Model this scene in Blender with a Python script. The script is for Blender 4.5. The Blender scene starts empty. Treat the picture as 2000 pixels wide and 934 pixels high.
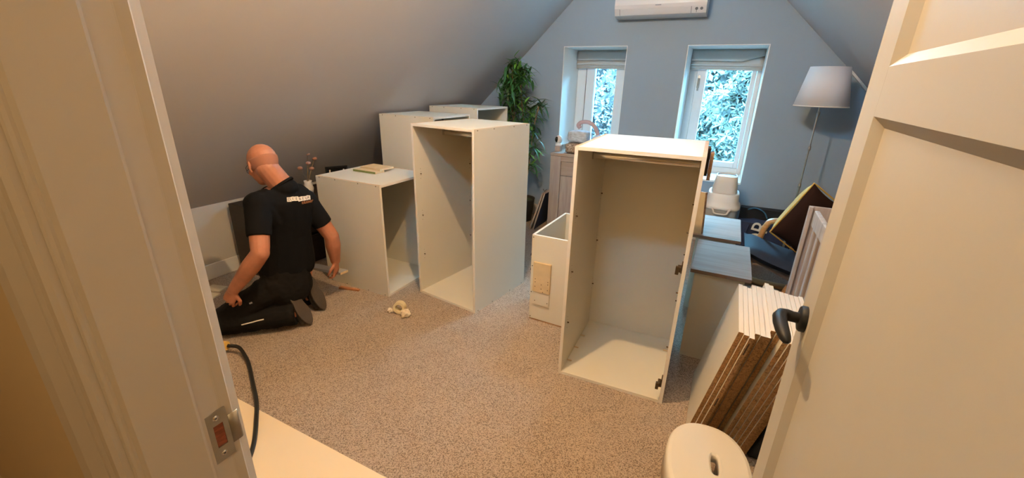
import bpy, bmesh, math, random
from mathutils import Vector, Matrix, noise
from mathutils.bvhtree import BVHTree
random.seed(7)
S = bpy.context.scene
COL = S.collection
PI = math.pi

# ------------------------------------------------------------------ camera
cam_d = bpy.data.cameras.new('camera')
cam = bpy.data.objects.new('camera', cam_d)
COL.objects.link(cam)
S.camera = cam
FPX, PITCH, ROLL, YAW = 827.9, 0.35288214, 0.02687331, 0.45773109
cam_d.sensor_fit = 'HORIZONTAL'
cam_d.sensor_width = 36.0
cam_d.lens = 36.0 * FPX / 2000.0
cam_d.clip_start = 0.02
cam_d.clip_end = 200
Fv = Vector((-math.sin(YAW)*math.cos(PITCH), math.cos(YAW)*math.cos(PITCH), -math.sin(PITCH)))
Rv = Vector((math.cos(YAW), math.sin(YAW), 0))
Uv = Rv.cross(Fv)
R2 = Rv*math.cos(ROLL) + Uv*math.sin(ROLL)
U2 = -Rv*math.sin(ROLL) + Uv*math.cos(ROLL)
M = Matrix((R2, U2, -Fv)).transposed().to_4x4()
M.translation = Vector((0, 0, 1.6))
cam.matrix_world = M

# ------------------------------------------------------------------ view
S.view_settings.view_transform = 'Standard'
S.view_settings.look = 'None'
S.view_settings.gamma = 1.0
S.view_settings.exposure = -0.10
S.view_settings.use_curve_mapping = False

# ------------------------------------------------------------------ world: cool overcast daylight
W = bpy.data.worlds.new('world')
S.world = W
W.use_nodes = True
wn = W.node_tree
wn.nodes.clear()
wo = wn.nodes.new('ShaderNodeOutputWorld')
wb = wn.nodes.new('ShaderNodeBackground')
wt = wn.nodes.new('ShaderNodeTexCoord')
ws = wn.nodes.new('ShaderNodeSeparateXYZ')
wr = wn.nodes.new('ShaderNodeValToRGB')
wr.color_ramp.elements[0].position = 0.40
wr.color_ramp.elements[0].color = (0.07, 0.14, 0.15, 1)
wr.color_ramp.elements[1].position = 0.62
wr.color_ramp.elements[1].color = (0.24, 0.68, 1.0, 1)
wm = wn.nodes.new('ShaderNodeMapRange')
wm.inputs['From Min'].default_value = -1
wm.inputs['From Max'].default_value = 1
wn.links.new(wt.outputs['Generated'], ws.inputs[0])
wn.links.new(ws.outputs['Z'], wm.inputs['Value'])
wn.links.new(wm.outputs['Result'], wr.inputs[0])
wn.links.new(wr.outputs[0], wb.inputs['Color'])
wb.inputs['Strength'].default_value = 120.0
wn.links.new(wb.outputs[0], wo.inputs[0])

# ------------------------------------------------------------------ lamps of the place
def point(name, loc, power, color, r=0.03):
    d = bpy.data.lights.new(name, 'POINT')
    d.energy = power; d.color = color; d.shadow_soft_size = r
    o = bpy.data.objects.new(name, d); COL.objects.link(o); o.location = loc
    return o
WARM = (1.0, 0.65, 0.305)
point('ceiling_bulb_light', (-0.87, 1.42, 2.80), 180, WARM, 0.022)
point('ceiling_bulb_light', (-0.45, 1.15, 2.80), 12, WARM, 0.03)
point('landing_bulb_light', (-0.08, -0.85, 2.10), 17, (1.0, 0.70, 0.36), 0.06)

def portal(name, x0, x1, z0, z1, y):
    d = bpy.data.lights.new(name, 'AREA')
    d.shape = 'RECTANGLE'; d.size = x1-x0; d.size_y = z1-z0
    d.cycles.is_portal = True
    o = bpy.data.objects.new(name, d); COL.objects.link(o)
    o.location = ((x0+x1)/2, y, (z0+z1)/2)
    o.rotation_euler = (-PI/2, 0, 0)     # faces -y, into the room
portal('window_portal', -1.84, -1.128, 0.7, 2.0, 5.62)
portal('window_portal', -0.527, 0.192, 0.7, 2.0, 5.62)

# ------------------------------------------------------------------ materials
MATS = {}
def nodes_mat(name, col, rough=0.6, metal=0.0, spec=0.5, bump=None, var=None, coat=0.0, sheen=0.0, trans=0.0):
    """bump=(scale,strength,distance) noise relief; var=(scale,amount,stretch) colour variation"""
    m = bpy.data.materials.new(name); m.use_nodes = True
    nt = m.node_tree; b = nt.nodes['Principled BSDF']
    b.inputs['Base Color'].default_value = (*col, 1)
    b.inputs['Roughness'].default_value = rough
    b.inputs['Metallic'].default_value = metal
    b.inputs['Specular IOR Level'].default_value = spec
    if coat: b.inputs['Coat Weight'].default_value = coat
    if sheen: b.inputs['Sheen Weight'].default_value = sheen
    if trans: b.inputs['Transmission Weight'].default_value = trans
    tc = nt.nodes.new('ShaderNodeTexCoord')
    if var:
        sc, am, st = var
        mp = nt.nodes.new('ShaderNodeMapping'); mp.inputs['Scale'].default_value = st
        n = nt.nodes.new('ShaderNodeTexNoise'); n.inputs['Scale'].default_value = sc; n.inputs['Detail'].default_value = 6
        r = nt.nodes.new('ShaderNodeValToRGB')
        r.color_ramp.elements[0].position = 0.3; r.color_ramp.elements[1].position = 0.7
        r.color_ramp.elements[0].color = (*[c*(1-am) for c in col], 1)
        r.color_ramp.elements[1].color = (*[min(1, c*(1+am)) for c in col], 1)
        nt.links.new(tc.outputs['Object'], mp.inputs[0]); nt.links.new(mp.outputs[0], n.inputs['Vector'])
        nt.links.new(n.outputs['Fac'], r.inputs[0]); nt.links.new(r.outputs[0], b.inputs['Base Color'])
    if bump:
        sc, stg, dist = bump
        n = nt.nodes.new('ShaderNodeTexNoise'); n.inputs['Scale'].default_value = sc; n.inputs['Detail'].default_value = 4
        bp = nt.nodes.new('ShaderNodeBump'); bp.inputs['Strength'].default_value = stg; bp.inputs['Distance'].default_value = dist
        nt.links.new(tc.outputs['Object'], n.inputs['Vector'])
        nt.links.new(n.outputs['Fac'], bp.inputs['Height']); nt.links.new(bp.outputs[0], b.inputs['Normal'])
    MATS[name] = m
    return m
m_gable = nodes_mat('grey_blue_wall_paint', (0.285, 0.355, 0.425), 0.8, bump=(220, .12, .002), var=(1.5, .03, (1,1,1)))
m_slope = nodes_mat('pale_ceiling_paint', (0.49, 0.47, 0.485), 0.85, bump=(200, .1, .002), var=(1.2, .03, (1,1,1)))
m_knee = nodes_mat('pale_wall_paint', (0.46, 0.43, 0.40), 0.8, bump=(200, .1, .002))
m_hall = nodes_mat('landing_wall_paint', (0.62, 0.50, 0.32), 0.8, bump=(180, .15, .002), var=(2, .04, (1,1,1)))
m_gloss = nodes_mat('cream_gloss_woodwork', (0.58, 0.53, 0.47), 0.38, bump=(40, .04, .002), var=(3, .02, (1,1,1)))
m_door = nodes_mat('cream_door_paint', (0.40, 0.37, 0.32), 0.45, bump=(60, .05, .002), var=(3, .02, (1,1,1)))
m_reveal = nodes_mat('white_reveal_paint', (0.88, 0.90, 0.90), 0.6, bump=(120, .05, .001))
m_upvc = nodes_mat('white_window_plastic', (0.80, 0.85, 0.88), 0.3)
m_base = nodes_mat('white_baseboard_paint', (0.66, 0.64, 0.62), 0.4)
m_white = nodes_mat('white_melamine', (0.63, 0.59, 0.505), 0.42, bump=(300, .03, .001), var=(2.5, .02, (1,1,1)))
m_band = nodes_mat('raw_tan_edge', (0.52, 0.36, 0.22), 0.7, var=(60, .2, (1,1,1)))
m_edge = nodes_mat('white_edge_banding', (0.72, 0.67, 0.60), 0.35)
m_black = nodes_mat('matt_black_metal', (0.008, 0.008, 0.009), 0.5, spec=.25)
m_shirt = nodes_mat('black_jersey', (0.006, 0.006, 0.007), 0.9, spec=.1, bump=(400, .2, .001))
m_trous = nodes_mat('black_work_trousers', (0.008, 0.007, 0.007), 0.85, spec=.15, bump=(500, .3, .001))
m_shoe = nodes_mat('worn_dark_shoe', (0.035, 0.028, 0.022), 0.7, var=(30, .5, (1,1,1)), bump=(80, .4, .003))
m_sole = nodes_mat('shoe_sole', (0.06, 0.045, 0.035), 0.8, bump=(90, .6, .004))
m_skin = nodes_mat('skin', (0.40, 0.155, 0.085), 0.5, var=(14, .14, (1,1,1)), bump=(160, .15, .001))
m_hair = nodes_mat('short_grey_hair', (0.335, 0.133, 0.078), 0.8, bump=(500, .8, .002))
m_steel = nodes_mat('brushed_steel', (0.42, 0.40, 0.36), 0.35, metal=.9, var=(30, .12, (1,1,1)), bump=(120, .1, .001))
m_chrome = nodes_mat('chrome', (0.75, 0.75, 0.75), 0.12, metal=1)
m_brass = nodes_mat('dark_screw_metal', (0.10, 0.065, 0.035), 0.4, metal=.7)
m_hole = nodes_mat('drilled_hole', (0.06, 0.035, 0.02), 0.9)
m_mort = nodes_mat('raw_mortice_wood', (0.22, 0.06, 0.03), 0.8, var=(60, .4, (1,1,5)))
m_leaf = nodes_mat('plant_leaf', (0.035, 0.12, 0.035), 0.38, var=(3, .5, (1,1,1)))
m_leafb = nodes_mat('light_plant_leaf', (0.14, 0.36, 0.05), 0.4, var=(3, .3, (1,1,1)))
m_cane = nodes_mat('plant_cane', (0.20, 0.14, 0.07), 0.7, var=(20, .3, (1,1,6)))
m_pot = nodes_mat('dark_pot', (0.03, 0.03, 0.03), 0.6)
m_blind = nodes_mat('pale_blind_linen', (0.50, 0.52, 0.52), 0.9, bump=(400, .2, .001), var=(200, .06, (1,1,1)))
m_shade = nodes_mat('pale_lampshade_fabric', (0.62, 0.60, 0.62), 0.9, bump=(500, .15, .001))
m_ac = nodes_mat('white_appliance_plastic', (0.68, 0.66, 0.67), 0.35)
m_acdark = nodes_mat('grey_print', (0.16, 0.17, 0.20), 0.5)
m_plw = nodes_mat('white_plastic', (0.72, 0.68, 0.65), 0.35)
m_plg = nodes_mat('warm_grey_plastic', (0.36, 0.34, 0.33), 0.45)
m_lilac = nodes_mat('lilac_plastic', (0.36, 0.36, 0.58), 0.35)
m_stool = nodes_mat('white_stool_plastic', (0.66, 0.62, 0.565), 0.40, bump=(60, .03, .001))
m_navy = nodes_mat('navy_canvas', (0.020, 0.030, 0.075), 0.8, bump=(300, .3, .002))
m_blackf = nodes_mat('black_fabric', (0.010, 0.011, 0.014), 0.85, bump=(200, .4, .002))
m_darkbag = nodes_mat('dark_blue_black_fabric', (0.010, 0.013, 0.020), 0.7, bump=(60, .6, .006))
m_cush = nodes_mat('dark_brown_cushion', (0.030, 0.013, 0.010), 0.95, spec=.15, bump=(300, .3, .002))
m_cushy = nodes_mat('mustard_cushion', (0.62, 0.36, 0.07), 0.85, bump=(200, .3, .002))
m_seat = nodes_mat('slate_blue_seat_fabric', (0.024, 0.030, 0.048), 0.7, spec=.25, bump=(250, .3, .002))
m_bent = nodes_mat('honey_bent_birch', (0.50, 0.26, 0.10), 0.4, var=(6, .2, (1,1,12)))
m_dbeam = nodes_mat('dark_chair_rail', (0.10, 0.065, 0.05), 0.6, var=(6, .2, (1,1,12)))
m_dark = nodes_mat('black_brown_veneer', (0.022, 0.013, 0.009), 0.5, var=(8, .3, (1,1,8)))
m_yel = nodes_mat('yellow_connector_plastic', (0.78, 0.50, 0.13), 0.4)
m_cable = nodes_mat('black_rubber', (0.010, 0.010, 0.010), 0.45)
m_cream = nodes_mat('cream_board_face', (0.74, 0.60, 0.42), 0.5, var=(2, .03, (1,1,1)), bump=(30, .05, .001))
m_tape = nodes_mat('masking_tape', (0.68, 0.56, 0.34), 0.7)
m_paper = nodes_mat('crumpled_paper', (0.72, 0.62, 0.50), 0.85, bump=(60, .5, .006))
m_green = nodes_mat('green_raw_edge', (0.16, 0.20, 0.07), 0.7)
m_bwood = nodes_mat('birch_offcut', (0.58, 0.44, 0.27), 0.6, var=(10, .1, (1,6,1)))
m_owood = nodes_mat('orange_pine', (0.42, 0.17, 0.07), 0.5, var=(10, .3, (1,6,1)))
m_mwood = nodes_mat('mid_brown_wood', (0.36, 0.20, 0.10), 0.55, var=(10, .3, (1,1,6)))
m_orange = nodes_mat('orange_plastic', (0.60, 0.12, 0.03), 0.4)
m_wprint = nodes_mat('white_print', (0.75, 0.70, 0.64), 0.6)
m_oprint = nodes_mat('orange_print', (0.42, 0.15, 0.05), 0.6)
m_kprint = nodes_mat('dark_print', (0.05, 0.04, 0.04), 0.6)
m_bbox = nodes_mat('white_blue_cloth', (0.52, 0.60, 0.70), 0.9, var=(30, .25, (1,1,3)), bump=(60, .6, .006))
m_pattern = nodes_mat('brown_patterned_cloth', (0.34, 0.26, 0.20), 0.9, var=(70, .6, (1,1,1)), bump=(60, .6, .006))
m_pink = nodes_mat('dusty_pink_cloth', (0.50, 0.36, 0.38), 0.9, bump=(80, .5, .004))
m_glassblk = nodes_mat('black_lens', (0.008, 0.008, 0.010), 0.15)
m_pot2 = nodes_mat('blue_plastic', (0.04, 0.14, 0.25), 0.4)
m_blush = nodes_mat('pink_silk_flower', (0.40, 0.20, 0.15), 0.8)
m_soil = nodes_mat('garden_ground', (0.06, 0.09, 0.04), 0.9, var=(2, .5, (1,1,1)))
m_bark = nodes_mat('bark', (0.09, 0.075, 0.06), 0.9, var=(10, .4, (1,1,4)), bump=(20, .6, .03))
m_bulb = nodes_mat('white_metal_lamp', (0.7, 0.7, 0.7), 0.4)

def oak(name, c1, c2, axis):
    m = bpy.data.materials.new(name); m.use_nodes = True
    nt = m.node_tree; b = nt.nodes['Principled BSDF']
    tc = nt.nodes.new('ShaderNodeTexCoord'); mp = nt.nodes.new('ShaderNodeMapping')
    mp.inputs['Scale'].default_value = tuple(1.2 if a == axis else 14 for a in 'xyz')
    n = nt.nodes.new('ShaderNodeTexNoise'); n.inputs['Scale'].default_value = 2.2; n.inputs['Detail'].default_value = 8
    n.inputs['Distortion'].default_value = .8
    r = nt.nodes.new('ShaderNodeValToRGB')
    r.color_ramp.elements[0].position = .30; r.color_ramp.elements[1].position = .70
    r.color_ramp.elements[0].color = (*c1, 1); r.color_ramp.elements[1].color = (*c2, 1)
    bp = nt.nodes.new('ShaderNodeBump'); bp.inputs['Strength'].default_value = .15; bp.inputs['Distance'].default_value = .002
    nt.links.new(tc.outputs['Object'], mp.inputs[0]); nt.links.new(mp.outputs[0], n.inputs['Vector'])
    nt.links.new(n.outputs['Fac'], r.inputs[0]); nt.links.new(r.outputs[0], b.inputs['Base Color'])
    nt.links.new(n.outputs['Fac'], bp.inputs['Height']); nt.links.new(bp.outputs[0], b.inputs['Normal'])
    b.inputs['Roughness'].default_value = .65; b.inputs['Specular IOR Level'].default_value = .3
    return m
m_oakx = oak('whitewashed_oak_x', (0.33, 0.245, 0.20), (0.42, 0.33, 0.28), 'x')
m_oakz = oak('whitewashed_oak_z', (0.34, 0.265, 0.235), (0.45, 0.37, 0.33), 'z')
m_oakedge = oak('oak_edge', (0.17, 0.115, 0.085), (0.24, 0.165, 0.125), 'x')
m_cot = oak('grey_washed_wood', (0.38, 0.32, 0.29), (0.52, 0.46, 0.43), 'z')

def chipboard():
    m = bpy.data.materials.new('chipboard_core'); m.use_nodes = True
    nt = m.node_tree; b = nt.nodes['Principled BSDF']
    tc = nt.nodes.new('ShaderNodeTexCoord')
    v = nt.nodes.new('ShaderNodeTexVoronoi'); v.inputs['Scale'].default_value = 330
    n = nt.nodes.new('ShaderNodeTexNoise'); n.inputs['Scale'].default_value = 90; n.inputs['Detail'].default_value = 8
    mx = nt.nodes.new('ShaderNodeMath'); mx.operation = 'MULTIPLY_ADD'; mx.inputs[1].default_value = .5
    sep = nt.nodes.new('ShaderNodeSeparateColor')
    r = nt.nodes.new('ShaderNodeValToRGB')
    r.color_ramp.elements[0].position = .25; r.color_ramp.elements[1].position = .95
    r.color_ramp.elements[0].color = (0.075, 0.030, 0.010, 1); r.color_ramp.elements[1].color = (0.44, 0.23, 0.085, 1)
    bp = nt.nodes.new('ShaderNodeBump'); bp.inputs['Strength'].default_value = .6; bp.inputs['Distance'].default_value = .001
    nt.links.new(tc.outputs['Object'], v.inputs['Vector']); nt.links.new(tc.outputs['Object'], n.inputs['Vector'])
    nt.links.new(v.outputs['Color'], sep.inputs[0]); nt.links.new(sep.outputs[0], mx.inputs[0]); nt.links.new(n.outputs['Fac'], mx.inputs[2])
    nt.links.new(mx.outputs[0], r.inputs[0]); nt.links.new(r.outputs[0], b.inputs['Base Color'])
    nt.links.new(mx.outputs[0], bp.inputs['Height']); nt.links.new(bp.outputs[0], b.inputs['Normal'])
    b.inputs['Roughness'].default_value = .9
    return m
m_chip = chipboard()

def carpet():
    m = bpy.data.materials.new('speckled_beige_carpet'); m.use_nodes = True
    nt = m.node_tree; b = nt.nodes['Principled BSDF']
    tc = nt.nodes.new('ShaderNodeTexCoord')
    v = nt.nodes.new('ShaderNodeTexVoronoi'); v.inputs['Scale'].default_value = 260; v.inputs['Randomness'].default_value = 1
    n = nt.nodes.new('ShaderNodeTexNoise'); n.inputs['Scale'].default_value = 150; n.inputs['Detail'].default_value = 6
    n3 = nt.nodes.new('ShaderNodeTexNoise'); n3.inputs['Scale'].default_value = 3.5; n3.inputs['Detail'].default_value = 4
    sep = nt.nodes.new('ShaderNodeSeparateColor')
    a = nt.nodes.new('ShaderNodeMath'); a.operation = 'MULTIPLY_ADD'; a.inputs[1].default_value = .62
    a2 = nt.nodes.new('ShaderNodeMath'); a2.operation = 'MULTIPLY_ADD'; a2.inputs[1].default_value = .22
    r = nt.nodes.new('ShaderNodeValToRGB')
    r.color_ramp.elements[0].position = .42; r.color_ramp.elements[1].position = 1.0
    r.color_ramp.elements[0].color = (0.105, 0.070, 0.050, 1); r.color_ramp.elements[1].color = (0.44, 0.335, 0.26, 1)
    e = r.color_ramp.elements.new(.70); e.color = (0.185, 0.130, 0.096, 1)
    bp = nt.nodes.new('ShaderNodeBump'); bp.inputs['Strength'].default_value = .9; bp.inputs['Distance'].default_value = .006
    L = nt.links.new
    for t in (v, n, n3): L(tc.outputs['Object'], t.inputs['Vector'])
    L(v.outputs['Color'], sep.inputs[0]); L(sep.outputs[0], a.inputs[0]); L(n.outputs['Fac'], a.inputs[2])
    L(n3.outputs['Fac'], a2.inputs[0]); L(a.outputs[0], a2.inputs[2])
    L(a2.outputs[0], r.inputs[0]); L(r.outputs[0], b.inputs['Base Color'])
    L(a.outputs[0], bp.inputs['Height']); L(bp.outputs[0], b.inputs['Normal'])
    b.inputs['Roughness'].default_value = 1; b.inputs['Specular IOR Level'].default_value = .1
    b.inputs['Sheen Weight'].default_value = .3
    return m
m_carpet = carpet()

def glass():
    m = bpy.data.materials.new('window_glass'); m.use_nodes = True
    nt = m.node_tree; nt.nodes.clear()
    o = nt.nodes.new('ShaderNodeOutputMaterial'); t = nt.nodes.new('ShaderNodeBsdfTransparent')
    g = nt.nodes.new('ShaderNodeBsdfGlossy'); g.inputs['Roughness'].default_value = .02
    f = nt.nodes.new('ShaderNodeFresnel'); f.inputs['IOR'].default_value = 1.45
    x = nt.nodes.new('ShaderNodeMixShader'); t.inputs['Color'].default_value = (.95, .98, 1, 1)
    nt.links.new(f.outputs[0], x.inputs[0]); nt.links.new(t.outputs[0], x.inputs[1]); nt.links.new(g.outputs[0], x.inputs[2])
    nt.links.new(x.outputs[0], o.inputs[0])
    return m
m_glass = glass()

def leafmat(name, c1, c2):
    m = bpy.data.materials.new(name); m.use_nodes = True
    nt = m.node_tree; nt.nodes.clear()
    o = nt.nodes.new('ShaderNodeOutputMaterial')
    d = nt.nodes.new('ShaderNodeBsdfDiffuse'); t = nt.nodes.new('ShaderNodeBsdfTranslucent'); g = nt.nodes.new('ShaderNodeBsdfGlossy')
    g.inputs['Roughness'].default_value = .35
    n = nt.nodes.new('ShaderNodeTexNoise'); n.inputs['Scale'].default_value = 5
    tc = nt.nodes.new('ShaderNodeTexCoord'); r = nt.nodes.new('ShaderNodeValToRGB')
    r.color_ramp.elements[0].position = .35; r.color_ramp.elements[1].position = .65
    r.color_ramp.elements[0].color = (*c1, 1); r.color_ramp.elements[1].color = (*c2, 1)
    a = nt.nodes.new('ShaderNodeMixShader'); a.inputs[0].default_value = .3
    b = nt.nodes.new('ShaderNodeMixShader'); b.inputs[0].default_value = .07
    L = nt.links.new
    L(tc.outputs['Object'], n.inputs['Vector']); L(n.outputs['Fac'], r.inputs[0])
    L(r.outputs[0], d.inputs['Color']); L(r.outputs[0], t.inputs['Color'])
    L(d.outputs[0], a.inputs[1]); L(t.outputs[0], a.inputs[2]); L(a.outputs[0], b.inputs[1]); L(g.outputs[0], b.inputs[2]); L(b.outputs[0], o.inputs[0])
    return m
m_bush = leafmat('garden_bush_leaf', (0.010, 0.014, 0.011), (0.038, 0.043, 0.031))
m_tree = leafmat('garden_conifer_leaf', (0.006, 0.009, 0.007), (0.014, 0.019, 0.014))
m_hedge = leafmat('far_hedge_leaf', (0.026, 0.020, 0.024), (0.050, 0.038, 0.042))

# ------------------------------------------------------------------ mesh builder
class MB:
    def __init__(self):
        self.v = []; self.f = []; self.m = []; self.s = []
    def add(self, vs, fs, mi=0, smooth=False, mis=None):
        o = len(self.v); self.v += [tuple(p) for p in vs]
        for i, f in enumerate(fs):
            self.f.append([o+k for k in f]); self.m.append(mis[i] if mis else mi); self.s.append(smooth)
        return self
    def box(self, a, b, mi=0, mis=None, rot=None, piv=None):
        """mis order: -x,+x,-y,+y,-z,+z"""
        x0, y0, z0 = a; x1, y1, z1 = b
        vs = [Vector(p) for p in ((x0,y0,z0),(x1,y0,z0),(x1,y1,z0),(x0,y1,z0),(x0,y0,z1),(x1,y0,z1),(x1,y1,z1),(x0,y1,z1))]
        if rot is not None:
            c = Vector(piv) if piv is not None else (Vector(a)+Vector(b))/2
            vs = [rot @ (p-c) + c for p in vs]
        return self.add(vs, [(0,4,7,3),(1,2,6,5),(0,1,5,4),(3,7,6,2),(0,3,2,1),(4,5,6,7)], mi, False, mis)
    def hexa(self, b4, t4, mi=0, mis=None):
        """b4,t4: corners counter-clockwise seen from above"""
        return self.add(list(b4)+list(t4), [(0,4,7,3),(1,2,6,5),(0,1,5,4),(3,7,6,2),(0,3,2,1),(4,5,6,7)], mi, False, mis)
    def prism(self, poly, z0, z1, mi=0, smooth=False):
        n = len(poly)
        vs = [(x, y, z0) for x, y in poly]+[(x, y, z1) for x, y in poly]
        fs = [(i, (i+1) % n, n+(i+1) % n, n+i) for i in range(n)]
        self.add(vs, fs, mi, smooth)
        self.add(vs, [tuple(range(n))[::-1], tuple(range(n, 2*n))], mi, False)
        return self
    def tube(self, pts, rad, n=10, mi=0, cap=True, flat=None):
        pts = [Vector(p) for p in pts]
        rads = rad if isinstance(rad, (list, tuple)) else [rad]*len(pts)
        up = None; vs = []
        for i, p in enumerate(pts):
            d = (pts[min(i+1, len(pts)-1)]-pts[max(i-1, 0)]).normalized()
            if up is None:
                up = d.orthogonal().normalized() if flat is None else (Vector(flat) - d*d.dot(Vector(flat))).normalized()
            else:
                up = (up - d*up.dot(d)).normalized()
            s = d.cross(up)
            r = rads[i]; rx, ry = r if isinstance(r, (tuple, list)) else (r, r)
            for k in range(n):
                a = 2*PI*k/n
                vs.append(p + up*math.cos(a)*rx + s*math.sin(a)*ry)
        fs = []
        for i in range(len(pts)-1):
            for k in range(n):
                fs.append((i*n+k, i*n+(k+1) % n, (i+1)*n+(k+1) % n, (i+1)*n+k))
        self.add(vs, fs, mi, True)
        if cap:
            self.add(vs[:n], [tuple(range(n))[::-1]], mi); self.add(vs[-n:], [tuple(range(n))], mi)
        return self
    def lathe(self, prof, c=(0, 0, 0), n=24, mi=0, ax=None, sx=1, sy=1, smooth=True):
        """prof: (r,z); ax optional direction"""
        c = Vector(c)
        q = Vector((0, 0, 1)).rotation_difference(Vector(ax).normalized()) if ax is not None else None
        vs = []
        for r, z in prof:
            for k in range(n):
                a = 2*PI*k/n
                p = Vector((r*math.cos(a)*sx, r*math.sin(a)*sy, z))
                if q: p = q @ p
                vs.append(p+c)
        fs = []
        for i in range(len(prof)-1):
            for k in range(n):
                fs.append((i*n+k, i*n+(k+1) % n, (i+1)*n+(k+1) % n, (i+1)*n+k))
        return self.add(vs, fs, mi, smooth)
    def build(self, name, mats, parent=None, loc=None, bevel=0, seg=2, xf=None):
        me = bpy.data.meshes.new(name)
        vs = self.v if xf is None else [tuple(xf @ Vector(p)) for p in self.v]
        me.from_pydata(vs, [], self.f)
        if not isinstance(mats, (list, tuple)): mats = [mats]
        for m in mats: me.materials.append(m)
        me.polygons.foreach_set('material_index', self.m)
        me.polygons.foreach_set('use_smooth', self.s)
        me.update()
        o = bpy.data.objects.new(name, me); COL.objects.link(o)
        if parent: o.parent = parent
        if loc: o.location = loc
        if bevel:
            b = o.modifiers.new('bevel', 'BEVEL'); b.width = bevel; b.segments = seg; b.limit_method = 'ANGLE'; b.angle_limit = .6
            b.harden_normals = False
        return o

def tag(o, label=None, cat=None, group=None, kind=None):
    if label: o['label'] = label
    if cat: o['category'] = cat
    if group: o['group'] = group
    if kind: o['kind'] = kind
    return o
def thing(name, label, cat, loc=(0, 0, 0), rz=0, group=None):
    o = bpy.data.objects.new(name, None); COL.objects.link(o); o.empty_display_size = .1
    o.location = loc; o.rotation_euler = (0, 0, rz)
    return tag(o, label, cat, group)
def struct(o): o['kind'] = 'structure'; return o
def copyof(o, parent=None, name=None, loc=None):
    c = o.copy(); COL.objects.link(c)
    if parent: c.parent = parent
    if loc is not None: c.location = loc
    return c

# ================================================================== ROOM SHELL
YG, YN = 4.934, 0.285            # gable plane, door-wall plane (room side)
XL, XR = -3.657, 2.01            # knee walls
ZC = 3.25
def zs_l(x): return 4.185+.977*x
def zs_r(x): return 2.592-.957*x
XCL = (ZC-4.185)/.977; XCR = (2.592-ZC)/.957
ZKL, ZKR = zs_l(XL), zs_r(XR)

struct(MB().box((XL-.3, -2.2, -.12), (XR+.3, YG+.3, 0)).build('floor', m_carpet))
struct(MB().box((XL-.12, YN-.1, -.1), (XL, YG+.1, ZKL+.02)).build('wall_left', m_knee))
struct(MB().box((XR, YN-.1, -.1), (XR+.12, YG+.1, ZKR+.02)).build('wall_right', m_knee))
def slab(name, x0, z0, x1, z1, mat, t=.12):
    d = Vector((x1-x0, 0, z1-z0)).normalized(); nrm = Vector((-d.z, 0, d.x))*t
    if nrm.z < 0: nrm = -nrm
    a = [(x0, YN-.13, z0), (x1, YN-.13, z1), (x1, YG+.02, z1), (x0, YG+.02, z0)]
    b = [tuple(Vector(p)+nrm) for p in a]
    return struct(MB().hexa(a, b).build(name, mat))
slab('ceiling', XL-.05, zs_l(XL-.05), XCL+.01, ZC+.01, m_slope)['label'] = 'sloping ceiling on the left'
slab('ceiling', XCR-.01, ZC+.01, XR+.05, zs_r(XR+.05), m_slope)['label'] = 'sloping ceiling on the right'
struct(MB().box((XCL-.02, YN-.13, ZC), (XCR+.02, YG+.02, ZC+.12)).build('ceiling', m_slope))['label'] = 'flat middle ceiling'

# gable wall with two deep window openings
W1 = (-1.84, -1.128, .668, 2.0); W2 = (-.527, .192, .668, 2.0)
YO = 5.62
g = MB()
def gb(x0, x1, z0, z1): g.box((x0, YG, z0), (x1, YO, z1))
gb(XL-.2, W1[0], -.1, W1[3]); gb(W1[1], W2[0], -.1, W1[3]); gb(W2[1], XR+.2, -.1, W1[3])
gb(W1[0], W1[1], -.1, W1[2]); gb(W2[0], W2[1], -.1, W2[2]); gb(XL-.2, XR+.2, 2.0, 2.9)
struct(g.build('wall_gable', m_gable))
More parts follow.
